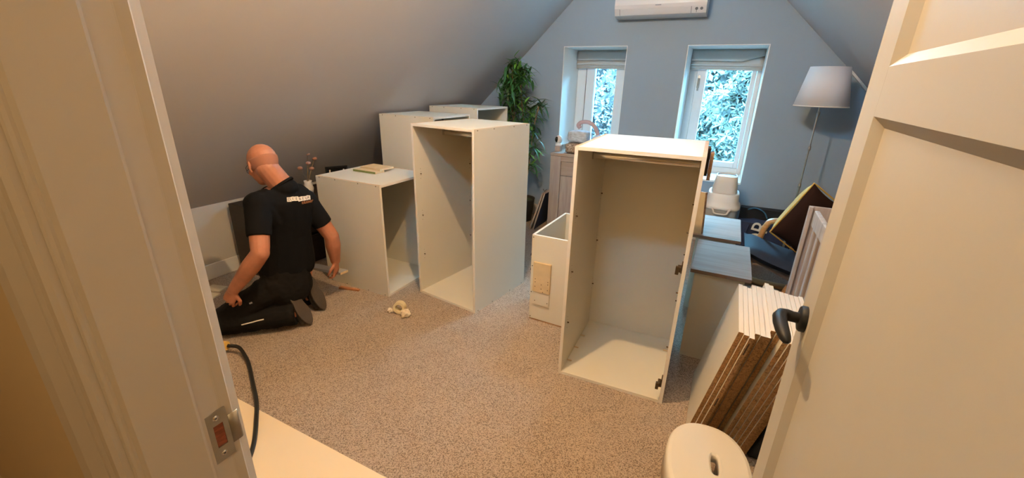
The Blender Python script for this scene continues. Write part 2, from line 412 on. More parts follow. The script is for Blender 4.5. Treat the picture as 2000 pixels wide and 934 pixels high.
# plastered white reveals (a thin lining inside each opening)
for i, w in enumerate((W1, W2)):
    t = .006; r = MB()
    r.box((w[0], YG-.001, w[2]), (w[0]+t, 5.50, w[3])); r.box((w[1]-t, YG-.001, w[2]), (w[1], 5.50, w[3]))
    r.box((w[0]+t, YG-.001, w[3]-t), (w[1]-t, 5.50, w[3]))
    win = bpy.data.objects.new('window_%d' % (i+1), None); COL.objects.link(win); win['kind'] = 'structure'
    win.location = ((w[0]+w[1])/2, 5.47, w[2])
    inv = Matrix.Translation(-Vector(win.location))
    r.build('reveal', m_reveal, win, xf=inv)
    MB().box((w[0]+t, YG-.02, w[2]), (w[1]-t, 5.50, w[2]+.022)).build('window_sill', m_reveal, win, bevel=.004, xf=inv)
    # outer frame
    F = MB(); x0, x1, z0, z1 = w[0]+t, w[1]-t, w[2]+.022, w[3]-t; fw = .055; y0, y1 = 5.47, 5.54
    FL, SL, FR, SR = ((.115, .105, .110, .100), (.075, .095, .040, .045))[i]
    F.box((x0, y0, z0), (x0+FL, y1, z1)); F.box((x1-FR, y0, z0), (x1, y1, z1))
    F.box((x0+FL, y0, z0), (x1-FR, y1, z0+fw)); F.box((x0+FL, y0, z1-fw), (x1-FR, y1, z1))
    F.build('window_frame', m_upvc, win, bevel=.004, xf=inv)
    # sash
    sx0, sx1, sz0, sz1 = x0+FL+.004, x1-FR-.004, z0+fw+.004, z1-fw-.004; sw = .06
    Fs = MB(); y0, y1 = 5.452, 5.525
    Fs.box((sx0, y0, sz0), (sx0+SL, y1, sz1)); Fs.box((sx1-SR, y0, sz0), (sx1, y1, sz1))
    Fs.box((sx0+SL, y0, sz0), (sx1-SR, y1, sz0+sw)); Fs.box((sx0+SL, y0, sz1-sw), (sx1-SR, y1, sz1))
    sash = Fs.build('sash', m_upvc, win, bevel=.006, xf=inv)
    MB().box((sx0+SL-.005, 5.488, sz0+sw-.005), (sx1-SR+.005, 5.494, sz1-sw+.005)).build('pane', m_glass, sash, xf=inv)
    if i == 1:
        h = MB(); hx = sx0+.028
        h.box((hx-.013, y0-.012, 1.60), (hx+.013, y0, 1.73)); h.tube([(hx, y0-.012, 1.69), (hx, y0-.045, 1.69)], .009, 8)
        h.tube([(hx, y0-.045, 1.70), (hx+.004, y0-.045, 1.57)], [.011, .008], 8)
        h.build('window_handle', m_steel, sash, xf=inv)
        MB().box((sx0+.10, y0-.018, sz0+.01), (sx0+.26, y0, sz0+.03)).build('stay_bar', m_steel, sash, xf=inv)
    if i == 0:
        # ventilator seal strip down the hinge side
        MB().box((sx0-.004, y0-.003, sz0), (sx0+.001, y0+.01, sz1)).build('gasket', m_acdark, sash, xf=inv)

# baseboards
struct(MB().box((XL, YN, 0), (XL+.016, YG, .128)).build('baseboard_left', m_base, bevel=.004))
struct(MB().box((XL+.016, YG-.016, 0), (XR-.016, YG, .128)).build('baseboard_gable', m_base, bevel=.004))
struct(MB().box((XR-.016, YN, 0), (XR, YG, .128)).build('baseboard_right', m_base, bevel=.004))

# wall that holds the doorway (opening x XJ..XH, z<2.02)
XJ, XH = -.61, .195
YH = .152
n_ = MB()
n_.box((XL-.1, YH, -.1), (XJ-.03, YN, 2.9)); n_.box((XH+.03, YH, -.1), (XR+.1, YN, 2.9)); n_.box((XJ-.03, YH, 2.03), (XH+.03, YN, 2.9))
struct(n_.build('wall_doorway', m_hall))
# landing behind the camera
struct(MB().box((-1.72, -2.1, 0), (-1.6, YH, 2.9)).build('wall_landing_left', m_hall))
struct(MB().box((1.1, -2.1, 0), (1.22, YH, 2.9)).build('wall_landing_right', m_hall))
struct(MB().box((-1.72, -2.2, 0), (1.22, -2.08, 2.9)).build('wall_landing_back', m_hall))
struct(MB().box((-1.72, -2.2, 2.4), (1.22, YH, 2.5)).build('ceiling', m_hall))['label'] = 'landing ceiling'
struct(MB().box((XL-.3, -2.4, 2.9), (-1.72, YN, 3.0)).build('trim_1', m_hall))

# door lining (jambs), stops and architraves
def rounded(poly): return poly
frame = bpy.data.objects.new('trim_2', None); COL.objects.link(frame); struct(frame); frame['label'] = 'cream painted door frame'
lin = MB()
lin.prism([(XJ-.03, YH), (XJ-.005, YH), (XJ-.0015, YH+.0015), (XJ, YH+.005), (XJ+.003, .2335), (XJ-.0015, .262), (XJ-.0015, .264), (XJ+.001, .2765), (XJ-.0005, .2785), (XJ-.0025, YN-.0015), (XJ-.008, YN), (XJ-.03, YN)][::-1], 0, 2.03)
lin.build('door_lining', m_gloss, frame)
lin = MB()
lin.box((XH, YH, 0), (XH+.03, YN, 2.03)); lin.build('door_lining', m_gloss, frame, bevel=.003)
MB().box((XJ, YH, 2.0), (XH, YN, 2.03)).build('door_lining', m_gloss, frame, bevel=.003)
# thin planted stop whose edge shows as the fine line on the jamb
MB().prism([(XJ, YH+.008), (XJ+.005, YH+.012), (XJ+.0055, .2300), (XJ+.0045, .2335), (XJ, .2335)], 0, 2.0).build('door_stop', m_gloss, frame)
arc = [(XJ-.006, YH), (XJ-.006, YH-.007), (XJ-.010, YH-.012), (XJ-.020, YH-.013), (XJ-.030, YH-.006), (XJ-.046, YH-.005),
       (XJ-.050, YH-.0105), (XJ-.056, YH-.005), (XJ-.080, YH-.006), (XJ-.092, YH-.018), (XJ-.118, YH-.020), (XJ-.124, YH-.015), (XJ-.125, YH)]
MB().prism(arc, 0, 2.12).build('architrave', m_gloss, frame)
MB().prism([(2*XJ-XJ+ (XH-XJ) - (x-XJ), y) for x, y in arc][::-1], 0, 2.12).build('architrave', m_gloss, frame)
# room-side architrave of the left jamb
MB().prism([(XJ-.010, YN), (XJ-.08, YN), (XJ-.08, YN+.008), (XJ-.04, YN+.012), (XJ-.014, YN+.010)], 0, 2.12).build('architrave', m_gloss, frame)
# strike plate let into the jamb
def plate(poly, x0, x1): # poly in (y,z)
    mb = MB(); n = len(poly)
    vs = [(x0, y, z) for y, z in poly]+[(x1, y, z) for y, z in poly]
    mb.add(vs, [(i, n+i, n+(i+1) % n, (i+1) % n) for i in range(n)]); mb.add(vs, [tuple(range(n)), tuple(range(n, 2*n))[::-1]])
    return mb
st = MB()
x0, x1 = XJ-.001, XJ+.0022
def pb(ya, yb, za, zb): st.box((x0, ya, za), (x1, yb, zb))
pb(.239, .2465, 1.042, 1.131); pb(.2465, .2605, 1.108, 1.131); pb(.2465, .2605, 1.042, 1.068); pb(.2605, .268, 1.042, 1.131)
strike = st.build('strike_plate', m_steel, frame)
# curled lip: extends past the jamb corner and bends round it
lp = []
for k in range(9):
    a = k/8*PI*.5
    lp.append((XJ+.0016-.009*(1-math.cos(a)), .2815+.0055*math.sin(a)))
pr = [(XJ+.0016, .268)]+lp; lip = MB()
vs = []
for i, (x, y) in enumerate(pr):
    zt = 1.113 - (.006*(i-4)/5 if i > 4 else 0); zb = 1.060+(.012*(i-4)/5 if i > 4 else 0)
    vs += [(x, y, zb), (x, y, zt)]
lip.add(vs, [(2*i, 2*i+2, 2*i+3, 2*i+1) for i in range(len(pr)-1)], 0, True)
lo = lip.build('lip', m_steel, strike); sm = lo.modifiers.new('solid', 'SOLIDIFY'); sm.thickness = .0018
MB().box((XJ-.014, .2466, 1.0685), (XJ+.0014, .2604, 1.1075)).build('mortice', m_mort, strike)
for z in (1.120, 1.054):
    s_ = MB().lathe([(.0001, .0), (.0045, .0), (.0045, .0012), (.0001, .0012)], (XJ+.0012, .2525, z), 14, 0, ax=(1, 0, 0))
    so = s_.build('screw', m_chrome, strike)
    MB().box((XJ+.0022, .2512, z-.0014), (XJ+.0030, .2538, z+.0014)).build('screw_socket', m_kprint, so)

# ------------------------------------------------------------------ the open door
LATCH = Vector((.2115, 1.035, 0)); HING = Vector((.190, .295, 0))
du = (LATCH-HING).normalized(); dn = Vector((-du.y, du.x, 0)); DW = (LATCH-HING).length
door = bpy.data.objects.new('door_1', None); COL.objects.link(door); struct(door); door['label'] = 'cream panelled door standing open'
door.matrix_world = Matrix((( du.x, -dn.x, 0, HING.x), (du.y, -dn.y, 0, HING.y), (0, 0, 1, .008), (0, 0, 0, 1)))
# local: x along door from hinge, y = away from camera side (thickness), face at y=0
ST = .112
T = .040
stl = [(0, 0), (ST, 0), (ST, T), (0, T)]
MB().box((0, 0, 0), (ST, T, 1.99)).build('stile', m_door, door)
MB().box((DW-ST, 0, 0), (DW, T, 1.99)).build('stile', m_door, door, bevel=.002)
rails = [(0, .19), (1.555, 1.632), (1.88, 1.99)]
for a, b in rails:
    MB().box((ST, 0, a), (DW-ST, T, b)).build('rail', m_door, door)
for a, b in ((.19, 1.555), (1.632, 1.88)):
    d = .015; bw = .017
    X0, X1 = ST, DW-ST
    vs = [(X0, 0, a), (X1, 0, a), (X1, 0, b), (X0, 0, b), (X0+bw, d, a+bw), (X1-bw, d, a+bw), (X1-bw, d, b-bw), (X0+bw, d, b-bw)]
    p = MB().add(vs, [(0, 1, 5, 4), (1, 2, 6, 5), (2, 3, 7, 6), (3, 0, 4, 7), (4, 5, 6, 7)])
    p.add([(X0, T, a), (X1, T, a), (X1, T, b), (X0, T, b)], [(3, 2, 1, 0)])
    p.build('door_panel', m_door, door)
# black lever handle
hz = 1.145; hx = DW-.067
hd = MB().lathe([(.0001, -.012), (.024, -.012), (.0275, -.009), (.0275, 0)], (hx, 0, hz), 32, 0)
# rotate lathe to point to -y
def lathe_y(prof, c, n=28):
    return MB().lathe(prof, c, n, 0, ax=(0, -1, 0))
handle = lathe_y([(.0275, 0), (.0275, .009), (.0245, .0125), (.0001, .0125)], (hx, 0, hz)).build('door_handle', m_black, door)
lv = MB().tube([(hx, -.010, hz), (hx, -.024, hz), (hx, -.034, hz+.001), (hx-.005, -.043, hz+.002), (hx-.018, -.048, hz+.002), (hx-.040, -.048, hz+.001),
                (hx-.065, -.045, hz-.002), (hx-.088, -.041, hz-.005), (hx-.101, -.038, hz-.007), (hx-.106, -.037, hz-.007)],
               [.0115, .0115, .0125, .0135, .0135, .0135, .0128, .0110, .0075, .0025], 16)
lv.build('lever', m_black, handle)
for z in (.25, 1.75):
    MB().tube([(-.006, .0, z-.045), (-.006, .0, z+.045)], .006, 10).build('hinge', m_steel, door)

# ================================================================== CABINET CARCASSES
TH = .018
def disc(mb, c, ax, r, h=.0015, n=8, mi=0):
    mb.lathe([(r, 0), (r, h), (.0001, h)], c, n, mi, ax=ax); return mb
def carcass(name, label, loc, yaw, w, d, h, rail=True, pins=True, hinges=False, screws='both', lights=None, openz=False):
    t = thing(name, label, 'cabinet', (loc[0], loc[1], .0), yaw)
    fe = [0, 0, 1, 0, 0, 2]            # front edge banded white, top end raw
    mats = [m_white, m_edge, m_band]
    L_ = MB().box((0, 0, 0), (TH, d, h), mis=fe).build('side_panel', mats, t, bevel=.0006)
    R_ = MB().box((w-TH, 0, 0), (w, d, h), mis=fe).build('side_panel', mats, t, bevel=.0006)
    e2 = [0, 0, 1, 0, 0, 0]
    MB().box((TH, 0, h-TH), (w-TH, d, h), mis=e2).build('top_panel', mats, t, bevel=.0006)
    MB().box((TH, 0, 0), (w-TH, d, TH), mis=e2).build('bottom_panel', mats, t, bevel=.0006)
    MB().box((TH, d-.026, TH), (w-TH, d-.018, h-TH)).build('back_panel', m_white, t)
    # joining screws along the top and bottom of the sides
    for side, x, ax, par in ((0, -.0002, (-1, 0, 0), L_), (1, w+.0002, (1, 0, 0), R_)):
        for z in (h-.009, .009):
            for y in (.035, d*.32, d*.68, d-.04):
                disc(MB(), (x, y, z), ax, .0042, .001).build('screw_head', m_brass, par)
    if pins:
        for side, x, ax, par in ((0, TH, (1, 0, 0), L_), (1, w-TH, (-1, 0, 0), R_)):
            for z in (.956, .638, .320):
                if z > h-.1: continue
                for y in (.053, d-.045):
                    mb = MB(); disc(mb, (x, y, z), ax, .0040, .010, 8)
                    mb.build('shelf_pin', m_brass, par)
                    hm = MB()
                    for dz in (-.035, -.012, .014, .037):
                        disc(hm, (x, y+(.004 if dz in (-.012, .014) else 0), z+dz), ax, .0022, .0006, 6)
                    tag(hm.build('pin_hole', m_hole, par), kind='stuff')
    if rail:
        rl = MB().tube([(TH, .31, h-.083), (w-TH, .31, h-.083)], (.016), 14)
        rl = MB().tube([(TH+.001, .31, h-.083), (w-TH-.001, .31, h-.083)], [(.015, .0075)]*2, 16, flat=(0, 0, 1))
        ro = rl.build('hanging_rail', m_chrome, t)
        for x in (TH, w-TH-.006):
            MB().box((x, .296, h-.102), (x+.006, .324, h-.018)).build('rail_bracket', m_steel, ro)
        MB().box((TH, .318, h-.075), (w-TH, .332, h-TH-.001)).build('stretcher', m_white, t)
    if hinges:
        for z in (.780, .110):
            mb = MB(); x = w-TH
            mb.box((x-.006, .020, z-.024), (x, .070, z+.024))
            mb.box((x-.022, .002, z-.012), (x-.006, .045, z+.012)); mb.box((x-.030, -.012, z-.020), (x-.014, .006, z+.020))
            mb.build('hinge', m_brass, R_, bevel=.002)
    return t

cabC = carcass('wardrobe_carcass', 'tall open white wardrobe carcass standing in the middle, turned to the door', (-2.006, 2.418), math.radians(-7.7), .571, .658, 1.318)
cabD = carcass('wardrobe_carcass', 'largest white wardrobe carcass standing in the foreground, open front with hinges on its right side', (-.657, 1.994), math.radians(2.3), .588, .662, 1.321, hinges=True)
cabB = carcass('cabinet_carcass', 'low white cabinet carcass beside the kneeling man, two offcuts on its top', (-2.161, 2.227), math.radians(90), .589, .650, .888, rail=False, pins=False)
cabA = carcass('wardrobe_carcass', 'tall white carcass behind the low one, side towards the door', (-2.2915, 3.060), math.radians(89), .575, .618, 1.305, pins=False)
cabA2 = carcass('wardrobe_carcass', 'furthest white carcass, under the slope beside the potted plant', (-2.262, 3.735), math.radians(86), .58, .612, 1.355, rail=False, pins=False)
for c in (cabA, cabA2, cabB): pass

# little screw heads and dowels on the floor panel of the front wardrobe
for x, y in ((.035, .12), (.035, .27), (.035, .42)):
    MB().tube([(TH, y, .0225), (TH+.028, y, .0225)], .0045, 8).build('dowel', m_bwood, cabD)
MB().tube([(.588-TH-.03, .49, .0225), (.588-TH, .49, .0225)], .0045, 8).build('dowel', m_bwood, cabD)
# hinge blocks on the outer right side of the front wardrobe
MB().box((.589, .40, 1.168), (.604, .43, 1.312)).build('spacer_block', m_dark, cabD)
MB().box((.605, .385, 1.150), (.622, .445, 1.292)).build('side_block', m_mwood, cabD, bevel=.001)
MB().box((.589, .405, 1.296), (.601, .425, 1.322)).build('hinge_cup', m_chrome, cabD)

# open-topped carcass lying down, between the two wardrobes
t = thing('drawer_carcass', 'low white open-topped box carcass with two small panels fixed to its front', 'cabinet', (-1.066, 2.473, 0), math.radians(-1.5))
w_, d_, h_ = .375, .60, .648
mE = [m_white, m_edge, m_band]
MB().box((0, 0, .012), (w_, TH, h_), mis=[0, 0, 0, 0, 2, 1]).build('front_panel', mE, t, bevel=.0006)
MB().box((0, d_-TH, .012), (w_, d_, h_), mis=[0, 0, 0, 0, 2, 1]).build('back_panel', mE, t, bevel=.0006)
MB().box((0, TH, .012), (TH, d_-TH, h_), mis=[0, 0, 0, 0, 2, 1]).build('side_panel', mE, t, bevel=.0006)
MB().box((w_-TH, TH, .012), (w_, d_-TH, h_), mis=[0, 0, 0, 0, 2, 1]).build('side_panel', mE, t, bevel=.0006)
MB().box((TH, TH, .03), (w_-TH, d_-TH, .048)).build('bottom_panel', m_white, t)
MB().box((.003, .003, 0), (w_-.003, d_-.003, .012)).build('plinth', m_mwood, t)
p = MB().box((.026, -.018, .238), (.154, -.001, .458)).build('mounting_board', m_bwood, t, bevel=.001); p['label'] = 'birch coloured board with drilled holes'
for x, z in ((.045, .335), (.045, .312), (.045, .278), (.140, .330), (.140, .312), (.140, .268), (.092, .300), (.092, .268), (.105, .245)):
    disc(MB(), (x, -.0182, z), (0, -1, 0), .0032, .0006, 8).build('drilled_hole', m_hole, p)
p = MB().box((.026, -.012, .136), (.152, -.001, .237)).build('mounting_board', m_white, t, bevel=.001); p['label'] = 'white board'
for x in (.045, .140):
    disc(MB(), (x, -.0122, .165), (0, -1, 0), .0035, .0008, 8).build('screw_head', m_brass, p)
for z in (.025, .22, .42, .63):
    disc(MB(), (.010, -.0002, z), (0, -1, 0), .0042, .001, 8).build('screw_head', m_brass, t)

# offcuts on the low cabinet
tag(MB().box((-.12, -.052, 0), (.12, .05, .016), mis=[0, 0, 1, 0, 0, 0]).build('offcut', [m_bwood, m_green], loc=(-2.585, 2.56, .889)),
    'thin offcut with a green edge lying on the low cabinet', 'wood offcut')
bpy.context.view_layer.update()
o = tag(MB().box((-.115, -.075, 0), (.115, .075, .014)).build('offcut', m_bwood, loc=(-2.575, 2.645, .9055), bevel=.001),
    'pale wooden offcut resting on the green-edged one', 'wood offcut')
o.rotation_euler = (0, 0, math.radians(-3))

# ================================================================== OAK-TOPPED UNITS BY THE STACK
def oak_unit(label, x0, x1, y0, y1, zt, shx0):
    t = thing('bedside_unit', label, 'cabinet', (x0, y0, 0), 0)
    W_, D_ = x1-x0, y1-y0; s = shx0-x0
    MB().box((0, 0, zt-.022), (W_, D_, zt), mis=[1, 1, 1, 1, 1, 0]).build('top_panel', [m_oakx, m_oakedge], t, bevel=.001)
    MB().box((s, .022, 0), (W_-.03, .040, zt-.022)).build('front_panel', m_white, t, bevel=.0006)
    MB().box((s, .041, 0), (s+.018, D_-.02, zt-.022)).build('side_panel', m_white, t)
    MB().box((W_-.048, .041, 0), (W_-.03, D_-.02, zt-.022)).build('side_panel', m_white, t)
    MB().box((s+.018, .041, .05), (W_-.048, D_-.03, .068)).build('bottom_panel', m_white, t)
    return t
oak_unit('nearer white unit with a pale oak top beside the tall foreground wardrobe', -.066, .256, 2.525, 3.112, .60, -.040)
oak_unit('further white unit with a pale oak top, in front of the plastic tub', -.11, .204, 3.203, 3.795, .60, -.088)
tag(MB().hexa([(-.120, 3.235, .601), (-.058, 3.225, .601), (-.046, 3.262, .601), (-.108, 3.272, .601)],
              [(-.150, 3.250, .905), (-.078, 3.240, .905), (-.066, 3.258, .905), (-.138, 3.268, .905)],
              mis=[1, 1, 0, 0, 1, 1]).build('oak_offcut', [m_bwood, m_mwood]), 'narrow oak board standing upright on the further oak-topped unit', 'wood board')
tag(MB().box((.225, 2.62, .535), (.30, 2.95, .556)).build('shelf_board', m_oakx), 'dark-edged shelf board peeping out from under the nearer oak top', 'wood board') if False else None

# ================================================================== LEANING STACK OF PANELS
NB = 14
dev = [0, .014, .028, -.010, -.004, -.018, -.068, -.060, -.012, -.002, .004, .010, .016, .008]
words = ['leftmost', 'second', 'third', 'fourth', 'fifth', 'sixth', 'seventh', 'eighth', 'ninth', 'tenth', 'eleventh', 'twelfth', 'thirteenth', 'rightmost']
for i in range(NB):
    s0 = .0188*i; th = .0180
    dy = -dev[i]
    bx, tx = .060+s0*1.0, .172+s0*1.03
    ybn, ytn = 1.842+dy, 1.722+dy
    Lb = .535; Lt = .497
    z1 = .690 + (.004 if i in (3, 4, 6) else 0) - (.004*(i == 5))
    bm = MB().hexa([(bx, ybn, .001), (bx+th, ybn, .001), (bx+th, ybn+Lb, .001), (bx, ybn+Lb, .001)],
                   [(tx, ytn, z1), (tx+th, ytn, z1-.001), (tx+th, ytn+Lt, z1-.001), (tx, ytn+Lt, z1)],
                   mis=[0, 0, 2, 2, 0, 1])
    o = bm.build('chipboard_panel', [m_white, m_edge, m_chip], bevel=.0007)
    n = {'leftmost': 'leftmost panel, its wide cream face showing,', 'rightmost': 'rightmost panel, next to the cot,'}.get(words[i], words[i]+' panel from the left')
    tag(o, 'white chipboard %s in the leaning stack' % n, 'panel', 'white chipboard panels leaning in a stack')
    if i == 2:
        for za, zb in ((.60, .66), (.28, .33)):
            # cut slots on the raw end
            fa = lambda z: ybn+(ytn-ybn)*z/z1
            fx = lambda z: bx+(tx-bx)*z/z1
            sl = MB().hexa([(fx(za)+.006, fa(za)-.0006, za), (fx(za)+.011, fa(za)-.0006, za), (fx(za)+.011, fa(za)+.01, za), (fx(za)+.006, fa(za)+.01, za)],
                           [(fx(zb)+.006, fa(zb)-.0006, zb), (fx(zb)+.011, fa(zb)-.0006, zb), (fx(zb)+.011, fa(zb)+.01, zb), (fx(zb)+.006, fa(zb)+.01, zb)])
            sl.build('slot', m_hole, o)

# ================================================================== STEP STOOL
def superell(a, b, n, e=2.3):
    return [(a*math.copysign(abs(math.cos(t))**(2/e), math.cos(t)), b*math.copysign(abs(math.sin(t))**(2/e), math.sin(t))) for t in (2*PI*k/n for k in range(n))]
st = thing('step_stool', 'white plastic step stool with a hand slot in its rounded top', 'stool', (.152, 1.435, 0), math.radians(6))
A_, B_ = .150, .225; n = 48; zt = .255
top = MB()
outer = superell(A_, B_, n, 2.4)
slot = [(.019*math.copysign(abs(math.cos(t))**.6, math.cos(t))+.022, .052*math.copysign(abs(math.sin(t))**.75, math.sin(t))+.012) for t in (2*PI*k/n for k in range(n))]
rings = []
def ring(f, z): rings.append([(x, y, z) for x, y in f])
sc = lambda P, s: [(x*s, y*s) for x, y in P]
rings.append([(x, y, zt-.035) for x, y in slot]); rings.append([(x, y, zt-.004) for x, y in slot])
mixf = lambda a, b, t_: [(p[0]*(1-t_)+q[0]*t_, p[1]*(1-t_)+q[1]*t_) for p, q in zip(a, b)]
ring(mixf(slot, outer, .03), zt); ring(mixf(slot, outer, .5), zt-.001); ring(sc(outer, .90), zt-.001); ring(sc(outer, .96), zt-.004); ring(sc(outer, .99), zt-.012); ring(outer, zt-.024)
ring(sc(outer, 1.03), zt-.10); ring(sc(outer, 1.09), .012); ring(sc(outer, 1.11), .004); ring(sc(outer, 1.08), .0)
vs = [p for r in rings for p in r]
fs = []
for i in range(len(rings)-1):
    for k in range(n):
        z = rings[i][k][2]
        # arched openings on the long sides, legs at the corners
        if i >= 8 and (abs(math.cos(2*PI*(k+.5)/n)) > .86 or abs(math.sin(2*PI*(k+.5)/n)) > .93): continue
        fs.append((i*n+k, i*n+(k+1) % n, (i+1)*n+(k+1) % n, (i+1)*n+k))
top.add(vs, fs, 0, True)
top.s = [not (top.v[f[0]][2] > zt-.0055 and top.v[f[2]][2] > zt-.0055) for f in top.f]
so = top.build('body', m_stool, st); sm = so.modifiers.new('solid', 'SOLIDIFY'); sm.thickness = .005
rim = [(x*1.025, y*1.025, zt-.085) for x, y in outer]
MB().tube(rim[16:33], .004, 8).build('side_rib', m_stool, st)

# ================================================================== MAN KNEELING
def fuse(parts, voxel, name, mat, parent=None, smooth=6, disp=None):
    """joins overlapping closed pieces into one continuous skin"""
    me = bpy.data.meshes.new(name)
    me.from_pydata([tuple(p) for p in parts.v], [], parts.f); me.update()
    o = bpy.data.objects.new(name, me); COL.objects.link(o)
    bm = bmesh.new(); bm.from_mesh(me); bmesh.ops.recalc_face_normals(bm, faces=bm.faces); bm.to_mesh(me); bm.free()
    r = o.modifiers.new('r', 'REMESH'); r.mode = 'VOXEL'; r.voxel_size = voxel
    s = o.modifiers.new('s', 'SMOOTH'); s.iterations = smooth; s.factor = .6
    dg = bpy.context.evaluated_depsgraph_get(); dg.update()
    m2 = bpy.data.meshes.new_from_object(o.evaluated_get(dg))
    o.modifiers.clear(); o.data = m2
    if disp:
        nn = [v.normal.copy() for v in m2.vertices]; cc = [v.co.copy() for v in m2.vertices]
        for v, p, n_n in zip(m2.vertices, cc, nn):
            v.co = p + n_n*disp(p)
    m2.materials.clear(); m2.materials.append(mat)
    for p in m2.polygons: p.use_smooth = True
    if parent: o.parent = parent
    m2.name = name
    return o
def capsule(mb, a, ra, b, rb, n=16, flat=None, k=4):
    a, b = Vector(a), Vector(b); d = (b-a).normalized()
    pts, rs = [], []
    if isinstance(ra, tuple) or isinstance(rb, tuple):
        ra = ra if isinstance(ra, tuple) else (ra, ra); rb = rb if isinstance(rb, tuple) else (rb, rb)
    f = lambda r, c: (r[0]*c, r[1]*c) if isinstance(r, tuple) else r*c
    ma = min(ra) if isinstance(ra, tuple) else ra; mb_ = min(rb) if isinstance(rb, tuple) else rb
    for i in range(k, -1, -1):
        t_ = i/k*.98; pts.append(a-d*ma*t_); rs.append(f(ra, math.sqrt(1-t_*t_)))
    for i in range(1, 4):
        t_ = i/4; pts.append(a.lerp(b, t_))
        rs.append(tuple(ra[j]*(1-t_)+rb[j]*t_ for j in (0, 1)) if isinstance(ra, tuple) else ra*(1-t_)+rb*t_)
    for i in range(k+1):
        t_ = i/k*.98; pts.append(b+d*mb_*t_); rs.append(f(rb, math.sqrt(1-t_*t_)))
    mb.tube(pts, rs, n, flat=flat); return mb
def ellip(mb, c, r, rot=None, n=20):
    prof = [(max(.0005, math.sin(PI*i/12)), -math.cos(PI*i/12)) for i in range(13)]
    c = Vector(c); vs = []
    for rr, z in prof:
        for k in range(n):
            a = 2*PI*k/n; p = Vector((rr*math.cos(a)*r[0], rr*math.sin(a)*r[1], z*r[2]))
            if rot: p = rot @ p
            vs.append(p+c)
    fs = [(i*n+k, i*n+(k+1) % n, (i+1)*n+(k+1) % n, (i+1)*n+k) for i in range(12) for k in range(n)]
    mb.add(vs, fs); mb.add(vs[:n], [tuple(range(n))[::-1]]); mb.add(vs[-n:], [tuple(range(n))])
    return mb

SHL, SHR = Vector((-2.43, 1.50, .885)), Vector((-2.50, 1.875, .815))
ELL, WRL = Vector((-2.335, 1.405, .625)), Vector((-2.525, 1.315, .375))
ELR, WRR = Vector((-2.410, 1.975, .540)), Vector((-2.440, 2.005, .330))
HPL, HPR = Vector((-2.50, 1.56, .30)), Vector((-2.58, 1.76, .27))
KNL, KNR = Vector((-2.74, 1.285, .085)), Vector((-2.93, 1.72, .085))
ANL, ANR = Vector((-2.415, 1.585, .105)), Vector((-2.55, 1.80, .105))
NECK, HEAD = Vector((-2.44, 1.68, .965)), Vector((-2.525, 1.635, 1.105))
fh = Vector((-.88, .04, -.47)).normalized()          # where the face points
lh = Vector((-.06, -1, .10)); lh = (lh-fh*lh.dot(fh)).normalized()   # towards his left ear
uh = lh.cross(fh) * -1
if uh.z < 0: uh = -uh
HM = Matrix((fh, lh, uh)).transposed()               # head local: x forward, y left, z up
man = thing('person', 'bald man in black t-shirt and work trousers kneeling on the carpet with his back turned', 'person', (-2.55, 1.65, 0))
invm = Matrix.Translation((2.55, -1.65, 0))
def hp(x, y, z): return HEAD + HM @ Vector((x, y, z))
bd = MB()
ellip(bd, hp(-.012, 0, .012), (.100, .079, .094), HM)      # cranium
ellip(bd, hp(.030, 0, -.048), (.066, .062, .080), HM)      # face
ellip(bd, hp(.052, 0, -.098), (.036, .036, .028), HM)      # chin
capsule(bd, hp(.088, 0, -.022), .008, hp(.106, 0, -.050), .013)   # nose
ellip(bd, hp(.087, 0, -.075), (.012, .026, .007), HM)      # lips
ellip(bd, hp(.088, 0, -.086), (.010, .022, .006), HM)
for s in (1, -1):
    ellip(bd, hp(.078, s*.030, -.004), (.020, .026, .008), HM)      # brow
    ellip(bd, hp(.050, s*.050, -.040), (.030, .018, .022), HM)      # cheek
    ellip(bd, hp(-.002, s*.083, -.022), (.017, .007, .031), HM @ Matrix.Rotation(math.radians(-12), 3, 'Y') @ Matrix.Rotation(math.radians(-s*20), 3, 'Z'))  # ear
    capsule(bd, hp(.004, s*.080, -.048), .008, hp(.006, s*.076, -.054), .006)
capsule(bd, hp(-.035, 0, -.055), (.066, .066), NECK, (.068, .074))   # neck
capsule(bd, NECK, (.064, .072), (-2.455, 1.685, .90), (.10, .12))
capsule(bd, (-2.465, 1.69, .86), (.115, .165), (-2.49, 1.685, .55), (.10, .145), flat=(1, 0, 0))
capsule(bd, (-2.49, 1.685, .52), (.11, .155), (-2.52, 1.68, .32), (.115, .165), flat=(1, 0, 0))
for sh, el, wr in ((SHL, ELL, WRL), (SHR, ELR, WRR)):
    capsule(bd, sh, .064, sh.lerp(el, .9), .052); capsule(bd, sh.lerp(el, .85), .053, el, .049)
    capsule(bd, el, .050, el.lerp(wr, .35), .053); capsule(bd, el.lerp(wr, .35), .053, wr, (.034, .028))
for hp_, kn, an in ((HPL, KNL, ANL), (HPR, KNR, ANR)):
    capsule(bd, hp_, .085, kn, .055); capsule(bd, kn, .052, kn.lerp(an, .4), .058); capsule(bd, kn.lerp(an, .4), .058, an, .038)
